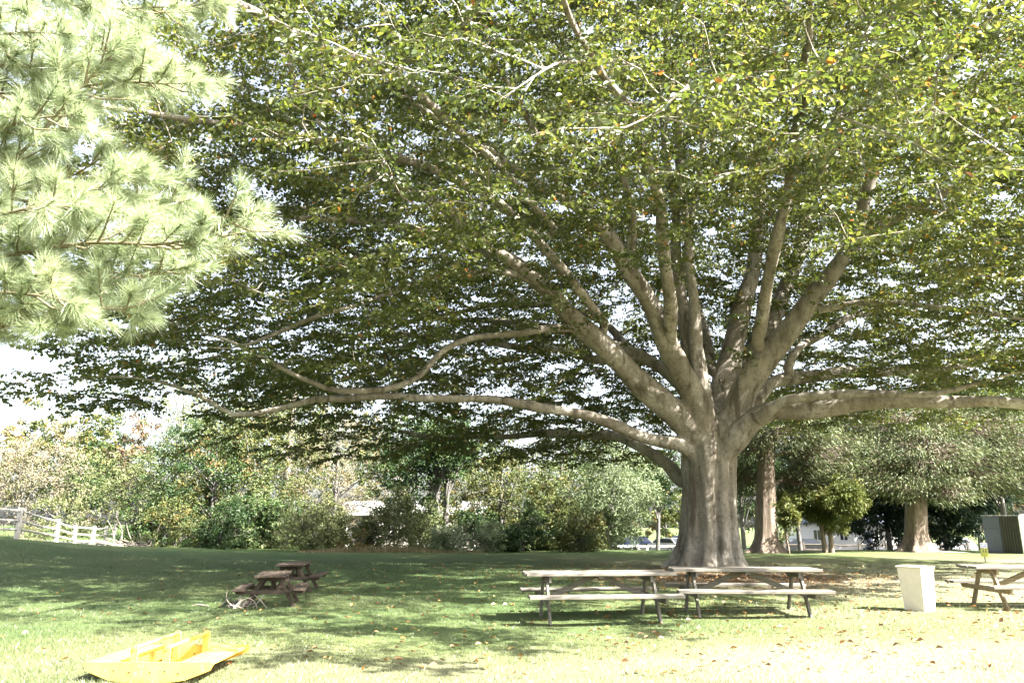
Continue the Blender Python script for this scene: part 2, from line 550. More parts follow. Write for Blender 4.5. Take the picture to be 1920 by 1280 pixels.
# ------------------------------------------------------------------ leaves
def leaf_mesh(name, pos, d, nrm, size, width, var, full=True, droop=.12, fold=.18):
    """One folded leaf for each row: base at pos, pointing along d, facing nrm."""
    n = len(pos)
    d = unit(d)
    nrm = unit(nrm - d * np.sum(nrm * d, 1, keepdims=True))
    s = np.cross(d, nrm)
    L_, W_ = size[:, None], (size * width)[:, None]
    tip = pos + d * L_ - nrm * L_ * droop
    if full:
        a1 = pos + d * L_ * .3 + nrm * W_ * fold
        a2 = pos + d * L_ * .68 + nrm * W_ * fold * .8 - nrm * L_ * droop * .4
        v = np.stack((pos, a1 + s * W_ * .46, a2 + s * W_ * .40, tip, a2 - s * W_ * .40, a1 - s * W_ * .46), 1).reshape(-1, 3)
        b = np.arange(n)[:, None] * 6
        f = np.concatenate((b + np.array([[0, 3, 2, 1]]), b + np.array([[0, 5, 4, 3]])))
        vv = np.repeat(var, 6)
    else:
        a1 = pos + d * L_ * .5 + nrm * W_ * fold
        v = np.stack((pos, a1 + s * W_ * .5, tip, a1 - s * W_ * .5), 1).reshape(-1, 3)
        f = np.arange(n)[:, None] * 4 + np.array([[0, 1, 2, 3]])
        vv = np.repeat(var, 4)
    return mesh_np(name, v, f, False, vv)


def strips(name, p0, p1, w, var, mid=None):
    """Thin pointed blades from p0 to p1, one triangle each (two with a bend)."""
    n = len(p0)
    ax = unit(p1 - p0)
    rnd = np.random.default_rng(5).normal(size=(n, 3))
    s = unit(np.cross(ax, rnd)) * (w / 2)[:, None]
    if mid is None:
        v = np.stack((p0 - s, p0 + s, p1), 1).reshape(-1, 3)
        f = np.arange(n)[:, None] * 3 + np.array([[0, 1, 2]])
        return mesh_np(name, v, f, False, np.repeat(var, 3))
    v = np.stack((p0 - s, p0 + s, mid + s * .8, p1, mid - s * .8), 1).reshape(-1, 3)
    f = np.arange(n)[:, None] * 5 + np.array([[0, 1, 2, 3, 4]])
    return mesh_np(name, v, f, False, np.repeat(var, 5))


def join_tubes(name, tubes):
    vs_, fs_, b = [], [], 0
    for v, f in tubes:
        vs_.append(v); fs_.append(f + b); b += len(v)
    return mesh_np(name, np.concatenate(vs_), np.concatenate(fs_), True)


# ------------------------------------------------------------------ the great beech
def build_beech():
    rng = np.random.default_rng(11)
    base = ground(1324, 1064)
    X0, Y0, Z0 = base
    root = empty('beech_tree', base, 0, 'huge spreading beech with fluted grey trunk and wide canopy over the picnic tables', 'tree')
    off = np.array(base)

    def deep(p):
        """Layout space (trunk 23.3 m away) to the place: the same directions, up to 2.3 m farther."""
        p = np.asarray(p, float)
        y = p[..., 1]
        k_ = 1 + (Y0 - 23.3) * np.clip((y - 7) / 14, 0, 1) / y
        return np.stack((p[..., 0] * k_, y * k_, EYE + (p[..., 2] - EYE) * k_), -1)

    # trunk: fluted rings with root flare
    prof = [(1100, 1325, 104), (1078, 1325, 90), (1062, 1325, 78), (1046, 1327, 67), (1025, 1329, 61), (1000, 1330, 57), (960, 1330, 53), (920, 1330, 52), (885, 1329, 53),
            (855, 1328, 53), (830, 1327, 50), (805, 1327, 44), (785, 1328, 34), (772, 1329, 20)]
    seg = 72
    th = np.arange(seg) * 2 * math.pi / seg
    pp, _ = smooth_path([(p[0], p[1], p[2]) for p in prof], np.ones(len(prof)), 6)
    rings = []
    for py, pxc, hw in pp:
        c = at(pxc, py, Y0)
        r = hw * Y0 / 1440 * .93
        up = c[2] - Z0
        flare = max(0, 1 - up / 1.7)
        flute = .115 + .13 * flare ** 1.5
        wob = .5 * up
        tw_ = th + .28 * np.sin(2 * th + 1 + .1 * up) + .12 * np.sin(5 * th) + .10 * np.sin(up * 1.1)
        groove = (1 - np.abs(np.sin(3.5 * tw_))) ** 2.2
        rr = r * (1.05 - (.22 + .16 * flare) * groove) * (1 + .45 * flute * (np.cos(7 * th + wob * .35) * .7 + .5 * np.cos(4 * th + 1.3 - wob * .2) + .45 * np.cos(11 * th + 2 + wob * .5)) - .02)
        rr = rr * (1 + .02 * np.sin(23 * th + up * 4) )
        rings.append(np.column_stack((c[0] + rr * np.cos(th), Y0 + rr * np.sin(th) * .95, np.full(seg, c[2]))))
    v = np.concatenate(rings) - off
    i0 = np.arange(seg); i1 = (i0 + 1) % seg
    f = np.concatenate([np.column_stack((k * seg + i1, k * seg + i0, (k + 1) * seg + i0, (k + 1) * seg + i1)) for k in range(len(rings) - 1)])
    tmb = MB()
    tmb.add(v, [tuple(q) for q in f])
    tmb.f += [tuple(range(seg)), tuple(range(len(v) - 1, len(v) - 1 - seg, -1))]
    tmb.s += [False, False]

    # limbs: pixel column, pixel row, distance, half width in pixels
    limbs = [
        [(1335, 880, 23.4, 44), (1300, 812, 23.0, 40), (1215, 730, 22.3, 33), (1130, 650, 21.5, 28), (1060, 580, 20.6, 25), (990, 515, 19.6, 22), (900, 445, 18.6, 19), (830, 392, 17.8, 16),
         (760, 352, 17.2, 14), (690, 318, 16.6, 12), (620, 258, 16, 10), (565, 190, 15.5, 8), (540, 100, 15, 6), (520, 0, 14.6, 4)],
        [(915, 455, 18.7, 14), (800, 430, 18, 11), (700, 418, 17.5, 10), (600, 410, 17, 8), (500, 400, 16.6, 6), (400, 380, 16.2, 4)],
        [(1010, 530, 19.8, 12), (940, 510, 19.2, 9), (850, 512, 18.6, 8), (700, 560, 17.8, 7), (600, 592, 17.2, 6), (510, 630, 16.8, 5), (430, 652, 16.5, 3.5), (330, 640, 16.2, 2.5)],
        [(1090, 615, 21.0, 15), (1000, 620, 20, 11), (900, 632, 19.2, 10), (825, 662, 18.6, 10), (785, 702, 18.2, 10), (720, 730, 17.8, 9.5), (640, 735, 17.4, 9), (590, 718, 17.1, 8),
         (510, 680, 16.8, 7), (440, 645, 16.5, 5.5), (400, 630, 16.3, 4), (300, 600, 16, 2.5)],
        [(1325, 850, 23.0, 28), (1240, 826, 22.6, 21), (1150, 797, 21.9, 18), (1060, 770, 21.2, 15), (960, 755, 20.5, 13.5), (850, 745, 19.8, 12.5), (750, 745, 19.2, 12), (650, 748, 18.6, 11),
         (590, 745, 18.2, 10), (520, 765, 17.9, 9), (440, 779, 17.6, 8), (385, 748, 17.4, 6.5), (300, 715, 17.1, 5), (200, 705, 16.8, 3.5), (100, 715, 16.5, 2.5), (10, 722, 16.3, 1.8)],
        [(1300, 930, 24.0, 22), (1250, 868, 24.8, 17), (1195, 835, 25.6, 14), (1150, 817, 26.3, 12), (1080, 813, 27.2, 10), (960, 816, 28.6, 8), (820, 820, 30, 6), (700, 800, 31, 4)],
        [(1325, 830, 23.0, 42), (1296, 735, 22.6, 34), (1250, 640, 21.8, 30), (1212, 560, 21, 26), (1168, 485, 20.2, 22), (1125, 425, 19.4, 19), (1055, 368, 18.6, 16), (965, 318, 17.8, 13),
         (900, 272, 17.2, 11), (825, 225, 16.6, 8), (740, 160, 16, 6), (680, 60, 15.4, 4)],
        [(1332, 830, 23.6, 36), (1310, 705, 23.8, 27), (1285, 620, 23.8, 23), (1274, 540, 23.7, 19), (1268, 470, 23.5, 16), (1262, 380, 23.2, 13), (1246, 250, 22.8, 10), (1225, 100, 22.2, 7), (1215, -60, 21.6, 4)],
        [(1325, 780, 23.3, 22), (1306, 640, 23.2, 17), (1298, 560, 23, 14), (1294, 480, 22.7, 12), (1300, 380, 22.3, 9), (1320, 260, 22, 7), (1330, 120, 21.5, 5)],
        [(1340, 840, 24.0, 40), (1365, 690, 24.6, 31), (1393, 575, 25, 25), (1413, 490, 25.3, 21), (1425, 400, 25.5, 17), (1416, 280, 25.6, 13), (1408, 200, 25.6, 10), (1398, 40, 25.4, 7), (1390, -80, 25, 4)],
        [(1345, 830, 24.6, 36), (1412, 670, 25.6, 27), (1468, 550, 26.4, 22), (1497, 480, 27, 19), (1512, 390, 27.5, 15), (1530, 250, 28, 11), (1545, 100, 28.3, 7), (1560, -30, 28.6, 4)],
        [(1340, 850, 23.2, 44), (1410, 712, 22.6, 35), (1482, 610, 21.9, 29), (1552, 528, 21.2, 24), (1600, 440, 20.4, 19), (1628, 350, 19.7, 16), (1680, 250, 19, 12), (1712, 130, 18.3, 9), (1745, 0, 17.7, 6), (1770, -90, 17.2, 4)],
        [(1585, 475, 20.8, 18), (1650, 420, 20.2, 14), (1730, 388, 19.6, 12), (1800, 350, 19, 9), (1880, 330, 18.4, 7), (1990, 300, 17.8, 4)],
        [(1535, 580, 21.5, 12), (1600, 570, 21, 9), (1700, 570, 20.4, 8), (1810, 580, 19.8, 7), (1920, 600, 19.2, 5), (2020, 610, 18.8, 3)],
        [(1345, 850, 22.9, 38), (1430, 778, 22.4, 28), (1520, 766, 22, 23), (1620, 756, 21.7, 21), (1720, 750, 21.4, 19), (1820, 752, 21.1, 17), (1920, 757, 20.8, 15), (2040, 748, 20.4, 12), (2150, 720, 20, 9), (2260, 690, 19.6, 5)],
        [(1420, 785, 22.2, 18), (1480, 750, 21.6, 13), (1560, 736, 21.1, 11), (1680, 742, 20.5, 10), (1760, 735, 20, 8), (1850, 712, 19.4, 6), (1950, 690, 19, 4)],
        [(1370, 800, 24, 24), (1460, 715, 24.8, 17), (1560, 702, 25.6, 15), (1660, 696, 26.4, 13), (1760, 690, 27.2, 10), (1880, 670, 28, 7), (2000, 640, 28.6, 4)],
        [(1310, 760, 23.6, 22), (1240, 690, 24.4, 16), (1130, 640, 25.4, 13), (1010, 610, 26.6, 10), (880, 600, 27.8, 7), (740, 590, 29, 4)],
        [(1700, 200, 18.7, 10), (1770, 120, 18, 8), (1850, 40, 17.4, 6), (1920, -40, 17, 4)],
        [(1175, 500, 20.4, 14), (1185, 420, 19.6, 11), (1170, 330, 18.7, 9), (1130, 230, 17.6, 7), (1100, 100, 16.5, 5), (1060, -40, 15.5, 3)],
        [(640, 285, 16.3, 8), (560, 230, 16.5, 8), (470, 190, 16.8, 6), (380, 130, 17, 4), (300, 60, 17.2, 3)],
        [(1065, 372, 18.7, 10), (1000, 250, 17, 8), (950, 150, 15.4, 6), (900, 80, 14, 4), (850, -20, 13, 3)],
    ]
    world_limbs = [   # limbs over the lawn towards the viewer and behind the trunk: x, y, z, radius
        [(5.2, 21.8, 6.6, .26), (4.0, 18.6, 9.3, .19), (2.7, 15, 10.1, .13), (1.6, 12, 9.4, .08), (.8, 9.4, 8.7, .05), (.2, 7.0, 8.3, .03)],
        [(7.0, 21.6, 7.0, .26), (7.2, 18, 10.0, .18), (6.3, 14.4, 10.6, .12), (5.2, 11.5, 9.8, .07), (4.4, 9.2, 9.2, .05), (3.8, 6.8, 8.8, .03)],
        [(3.0, 21.0, 7.4, .20), (-.5, 17.5, 9.4, .14), (-4, 14.6, 9.4, .10), (-7.5, 12.2, 8.8, .06), (-10, 10.8, 8.2, .03)],
        [(1.5, 17.5, 8.8, .16), (-1.8, 13.5, 9.8, .11), (-4.0, 10.2, 9.2, .07), (-5.4, 7.6, 8.4, .03)],
        [(5.0, 24.6, 6.5, .3), (2.5, 28, 9.5, .2), (-1, 31, 10.5, .13), (-5, 33, 10.2, .08), (-8, 34, 9.6, .04)],
        [(6.5, 25.0, 6.5, .3), (7.5, 29, 10, .2), (8.5, 33, 11, .13), (9, 37, 10.5, .06)],
        [(3, 24.5, 6.5, .22), (-2, 26.5, 8.0, .16), (-7, 28, 8.4, .11), (-12, 29, 7.8, .06), (-15, 29.5, 7.2, .03)],
        [(9.5, 24.5, 7.5, .22), (13, 27, 9, .15), (17, 29, 9.5, .1), (20, 30, 9.3, .05)],
        [(6, 23, 10, .3), (5.5, 22.5, 14, .2), (5.0, 21.5, 17.5, .11), (4.8, 21, 19.5, .05)],
        [(4, 20, 11, .2), (1, 18, 14.5, .13), (-2, 17, 16, .08), (-4.5, 16.5, 16.5, .04)],
        [(8, 20, 11.5, .2), (10, 18.5, 14.5, .13), (11.5, 17.5, 16, .07)],
        [(-1, 19.5, 8.6, .15), (-5, 20.5, 10.3, .11), (-9, 21.5, 10.8, .08), (-12.5, 22, 10.3, .04)],
        [(-4.6, 17.6, 7.9, .12), (-8, 17.2, 9.0, .09), (-11, 17, 9.3, .06), (-13.5, 17, 9.0, .03)],
        [(3.2, 14.0, 9.9, .12), (2.9, 11.2, 8.6, .09), (2.3, 9.2, 7.2, .06), (1.6, 8.1, 6.2, .03)],
        [(4.6, 12.0, 9.8, .10), (4.4, 9.6, 8.2, .07), (4.0, 8.4, 7.0, .03)],
        [(1.4, 11.5, 9.3, .08), (.6, 9.4, 7.8, .05), (-.2, 8.4, 6.6, .03)],
    ]
    LP, LT = [], []
    allv = []
    for L in limbs:
        P = deep(np.array([at(p[0], p[1], p[2]) for p in L]))
        R = np.array([p[3] * p[2] * 1.09 / 1440 * .72 for p in L])
        if L in (limbs[3], limbs[4]):
            R = R * .82
        allv.append((P, R))
    drawn = [smooth_path(P, R, .2) for P, R in allv]
    dP = np.concatenate([d[0] for d in drawn]); dR = np.concatenate([d[1] for d in drawn])
    for L in world_limbs:
        P = deep(np.array([p[:3] for p in L], float))
        R = np.array([p[3] for p in L]) * .85
        dd = np.linalg.norm(dP - P[0], axis=1) + np.where(dR < R[1] * (1 if R[0] > .13 else 0), 4, 0) + np.where(R[0] < .13, 0, 1) * np.where(np.linalg.norm(dP - (X0, Y0, 4), axis=1) > np.linalg.norm(P[0] - (X0, Y0, 4)), 2.0, 0)
        i = int(np.argmin(dd))
        P = np.vstack((dP[i], dP[i] * .45 + P[0] * .55 if dd[i] > .8 else dP[i] * .6 + P[1] * .4, P[1:]))
        r0 = min(R[0], dR[i] * .8)
        R = np.concatenate(([r0, r0 * .9], np.minimum(R[1:], r0 * .8)))
        allv.append((P, R))
        if R[0] < .1:
            allv[-1] = (P, R * .45)
        q_ = smooth_path(P, R, .2)
        dP = np.concatenate((dP, q_[0])); dR = np.concatenate((dR, q_[1]))
    for k, (P, R) in enumerate(allv):
        P, R = smooth_path(P, R, .35)
        ph = rng.uniform(0, 6, 3)
        s = np.arange(len(P)) * .35
        amp = np.minimum(.05, R * .5)[:, None] * np.minimum(1, s / 1.5)[:, None]
        P = P + amp * np.column_stack((np.sin(s * 1.7 + ph[0]), np.sin(s * 1.4 + ph[1]), np.sin(s * 1.9 + ph[2])))
        R = R * (1 + .06 * np.sin(s * 2.3 + ph[0]))
        R = R * (.18 + .82 * np.clip((s[-1] - s) / 1.6, 0, 1))
        s0 = 0
        if np.hypot(P[0][0] - X0, P[0][1] - Y0) < 1.5 and P[0][2] < 5.6 and R[1] > .2 and k < len(limbs):
            # the foot of a great limb grows out of the trunk: start it inside and merge it with the trunk's mesh
            s0 = int(np.argmax(np.linalg.norm(P - (X0, Y0, 3.9), axis=1) > 2.3))
            core = np.array((X0 + (P[0][0] - X0) * .5, Y0 + (P[0][1] - Y0) * .5, max(2.6, P[0][2] - .7)))
            fp, fr_ = smooth_path(np.vstack((core, P[2:s0 + 3:2])), np.concatenate(([R[2] * .6], R[2:s0 + 3:2])), .15)
            tmb.tube(fp - off, fr_, 20)
            k0_ = s0
        ns = 16 if R[0] > .12 else 9
        v, f = tube_np(P[s0:] - off, R[s0:], ns)
        vr = v.reshape(-1, ns, 3)
        ctr = vr.mean(1, keepdims=True)
        tha = np.arange(ns) * 2 * math.pi / ns
        sv = s[s0:][:, None]
        bump = 1 + .07 * np.sin(2 * tha + sv * .9 + ph[0]) + .05 * np.sin(3 * tha - sv * 1.7 + ph[1]) + .04 * np.sin(5 * tha + sv * 2.9 + ph[2])
        for _ in range(int(len(P) / 7)):           # knots and branch scars
            bump += rng.uniform(.08, .26) * np.exp(-((sv - rng.uniform(0, s[-1])) / .16) ** 2 - (np.angle(np.exp(1j * (tha - rng.uniform(0, 6.28)))) / .6) ** 2)
        v = (ctr + (vr - ctr) * bump[:, :, None]).reshape(-1, 3)
        link('branch', mesh_np('branch', v, f, True), M['beech_limb'], root)
        k0 = int(2.5 / .35) if R[0] > .25 else 2
        LP.append(P[k0:]); LT.append(unit(np.gradient(P, axis=0))[k0:])
    # one skin over trunk and limb feet
    tr = tmb.build('trunk_raw', M['beech_bark'])
    rm = tr.modifiers.new('skin', 'REMESH'); rm.mode = 'VOXEL'; rm.voxel_size = .05; rm.use_smooth_shade = True
    sm = tr.modifiers.new('soft', 'SMOOTH'); sm.factor = .5; sm.iterations = 2
    dg = bpy.context.evaluated_depsgraph_get()
    me = bpy.data.meshes.new_from_object(tr.evaluated_get(dg))
    me.name = 'trunk'
    bpy.data.objects.remove(tr)
    me.materials.clear()
    link('trunk', me, M['beech_bark'], root)
    LP = np.concatenate(LP); LT = np.concatenate(LT)
    axis = np.array((X0, Y0, 4.5))
    LD = np.linalg.norm((LP - axis) * (1, 1, .8), axis=1)

    # points the finer branches grow to
    cand = rng.uniform((-17, 2.5, 3.4), (25, 40, 19.5), (70000, 3))
    XR, YR = X0 * 23.3 / Y0, 23.3
    dx, dy = cand[:, 0] - XR, cand[:, 1] - YR
    r = np.hypot(dx, dy); az = np.arctan2(dy, dx)
    Rmax = 18.3 - 7.0 * np.clip(np.cos(az + RAD(46)), 0, 1) ** 4 - 7.0 * np.clip(np.sin(az), 0, 1)
    Rmax = Rmax + 1.0 * np.clip(-np.sin(az), 0, 1) ** 3
    zt = 19.0 * np.sqrt(np.clip(1 - (r / (Rmax + 1)) ** 2, 0, 1)) * .92 + 3.0
    x, y, z = cand.T
    zt = np.where(y < 13, np.minimum(zt, 8.2 + np.clip(y - 8.5, 0, 9) * 1.8), zt)
    zmin = 4.3 + .25 * np.sin(x * .8 + y * .5)
    centre = sstep((x + 3) / 3) * sstep((11.5 - x) / 3)
    zmin = zmin + centre * sstep((24 - y) / 3) * 2.5
    zmin = np.where((x > 8.5) & (y > 14), np.maximum(zmin, 5.15), zmin)
    zmin = np.maximum(zmin, np.minimum(4.4 + np.clip(16.5 - y, 0, 20) * .32, 7.0))
    zmin = np.where((y < 10.5) & (x > -.8) & (x < 5.2), np.minimum(zmin, 5.7 + .25 * np.sin(x * 2.1)), zmin)
    zmin = np.where((y > 25) & (x < XR + 1), 3.9 - .25 * sstep((2.5 - x) / 6), zmin)
    ok = (r < Rmax) & (z < zt) & (z > zmin) & (y > 7.2 - .33 * np.clip(x, 0, 6) + .5 * np.sin(x * 1.3))
    cav = ((x - XR - .3) / 4.6) ** 2 + ((y - 20.5) / 7.5) ** 2 + ((z - 5.0) / 4.9) ** 2
    ok &= (cav > 1) | (rng.random(len(x)) < .10)
    # nothing to see far above the frame or beyond the top: thin there
    topview = EYE + y * .80
    keep = np.where((z > topview + 1) & (y > 11), .8, 1.0) * np.where(y > 31, .8, 1.0) * np.where(x < -.70 * y - 1, .5, 1.0)
    # a few open windows in the crown
    hole = np.sin(x * .75 + 1.7 * np.sin(z * .6)) * np.sin(y * .62 + z * .5) * np.sin(z * .8 + x * .25)
    keep = keep * np.where(hole > .5, .06, 1.0)
    layer = .5 + .5 * np.sin(z * 3.9 + 1.6 * np.sin(x * .38) + 1.4 * np.sin(y * .43 + 1))
    keep = keep * np.where((layer > .36) | ((y > 24.5) & (x < XR) & (z < 8)), 1.0, .42)
    ok &= rng.random(len(x)) < keep
    A = cand[ok]
    # even spacing
    NATT = 5900
    A = A[rng.permutation(len(A))]
    seen, sel = set(), []
    for p in A:
        g = (int(p[0] / .88 + 50), int(p[1] / .88), int(p[2] / .62))
        if g not in seen:
            seen.add(g)
            sel.append(p)
        if len(sel) >= NATT:
            break
    A = deep(np.array(sel))
    tubes_b, tB, tD, tL, tT = [], [], [], [], []
    tt = np.linspace(0, 1, 4)[:, None]
    bz0, bz1, bz2 = (1 - tt) ** 2, 2 * tt * (1 - tt), tt ** 2
    DA = np.linalg.norm((A - axis) * (1, 1, .8), axis=1)
    order = np.argsort(DA)
    A, DA = A[order], DA[order]
    m0 = len(LP)
    pool = np.full((m0 + 7 * len(A), 3), 1e3, np.float32)
    pt = np.zeros_like(pool); pd = np.full(len(pool), 1e3, np.float32)
    pool[:m0], pt[:m0], pd[:m0] = LP, LT, LD
    zs = np.array((1, 1, 1.7), np.float32)
    nb, mp_ = 0, m0
    for p, da in zip(A, DA):
        dv = (pool[:mp_] - p.astype(np.float32)) * zs
        dist = np.sqrt(np.einsum('ij,ij->i', dv, dv)) + np.where(pd[:mp_] > da - .2, 3.0, 0)
        i = int(np.argmin(dist))
        s0 = pool[i].astype(float)
        D = np.linalg.norm(p - s0)
        if D > 4.2 or D < .25 or abs(p[2] - s0[2]) > .8 * D:
            continue
        c = s0 + pt[i] * D * .35 + (p - s0) * (.25, .25, .75)
        pts = bz0 * s0 + bz1 * c + bz2 * p
        out = unit((p - s0) * (1, 1, .25) + 1e-6)
        ext = rng.uniform(.5, 1.0)
        pts = np.vstack((pts, p + out * ext * .5 - (0, 0, .03), p + out * ext - (0, 0, .14)))
        m = len(pts)
        pts[1:-1] += rng.normal(0, .035, (m - 2, 3))
        tubes_b.append(tube_np(pts - off, np.linspace(.011 + .004 * D, .004, m), 3))
        q3 = pts[2::2]
        pool[mp_:mp_ + len(q3)] = q3
        pt[mp_:mp_ + len(q3)] = unit(np.gradient(pts, axis=0))[2::2]
        pd[mp_:mp_ + len(q3)] = np.linalg.norm((q3 - axis) * (1, 1, .8), axis=1)
        mp_ += len(q3)
        cum = np.concatenate(([0], np.cumsum(np.linalg.norm(np.diff(pts, axis=0), axis=1))))
        T = cum[-1]
        q0 = max(T * .12, T - 2.2)
        k = int((T - q0) / .105) + 1
        q = q0 + (T - q0) * (np.arange(k) + rng.random(k)) / k
        b = np.column_stack([np.interp(q, cum, pts[:, a_]) for a_ in range(3)])
        side0 = unit(np.cross(out, (0, 0, 1)))
        sg = np.where(np.arange(k) % 2 == 0, 1, -1) * rng.uniform(.45, 1, k)
        td = out * rng.uniform(.4, .9, k)[:, None] + side0 * sg[:, None] + rng.normal(0, .24, (k, 3)) + np.column_stack((np.zeros((k, 2)), rng.uniform(-.12, .04, k)))
        tB.append(b); tD.append(unit(td)); tL.append(rng.uniform(.35, .80, k) * (1 - .35 * q / T)); tT.append(np.full(k, rng.normal(0, .11)))
        nb += 1
    link('branchlets', join_tubes('branchlets', tubes_b), M['beech_limb'], root)['kind'] = 'stuff'
    tB, tD, tL, tT = map(np.concatenate, (tB, tD, tL, tT))
    nt_ = len(tB)
    tE = tB + tD * tL[:, None] - np.column_stack((np.zeros((nt_, 2)), .06 * tL))
    link('twigs', strips('twigs', tB - off, tE - off, np.full(nt_, .012), np.zeros(nt_)), M['twig_bark'], root)['kind'] = 'stuff'
    K = 7
    u = (np.arange(K)[None, :] + rng.random((nt_, K))) / K
    lp = (tB[:, None, :] + (tE - tB)[:, None, :] * u[:, :, None]).reshape(-1, 3)
    sd = unit(np.cross(tD, (0, 0, 1.0)))
    alt = np.where(np.arange(K) % 2 == 0, 1, -1)
    ld = (tD[:, None, :] * .6 + sd[:, None, :] * alt[None, :, None] * .75).reshape(-1, 3)
    n = len(lp)
    ld = ld + rng.normal(0, .32, (n, 3)) - np.array((0, 0, .42))
    ln = np.array((0, 0, .75)) + rng.normal(0, .56, (n, 3))
    lv = np.clip(rng.normal(.46, .17, n) + np.repeat(tT, K), .02, .87)
    special = rng.random(n)
    lv = np.where(special < .006, rng.uniform(.955, 1, n), np.where(special < .02, rng.uniform(.89, .95, n), lv))
    size = rng.uniform(.085, .14, n)
    above = (lp[:, 2] > EYE + lp[:, 1] * .84) | (lp[:, 0] > lp[:, 1] * .80 + .6)
    size = np.where(above, size * 1.65, size)  # unseen leaves outside the frame, oversized to deepen the lawn's shade
    near = (lp[:, 1] < 12.5) & ~above
    size = np.where(near, size * .88, size)
    for msk, full, wd in ((near, True, .6), (~near, False, .84)):
        o = link('foliage', leaf_mesh('foliage', (lp - off)[msk], ld[msk], ln[msk], size[msk], wd, lv[msk], full), M['beech_leaf'], root)
        o['kind'] = 'stuff'
    A = A[:nb]
    tw0 = tB
    print('beech leaves', n, 'twigs', len(tw0), 'attractors', len(A))
    return root


build_beech()

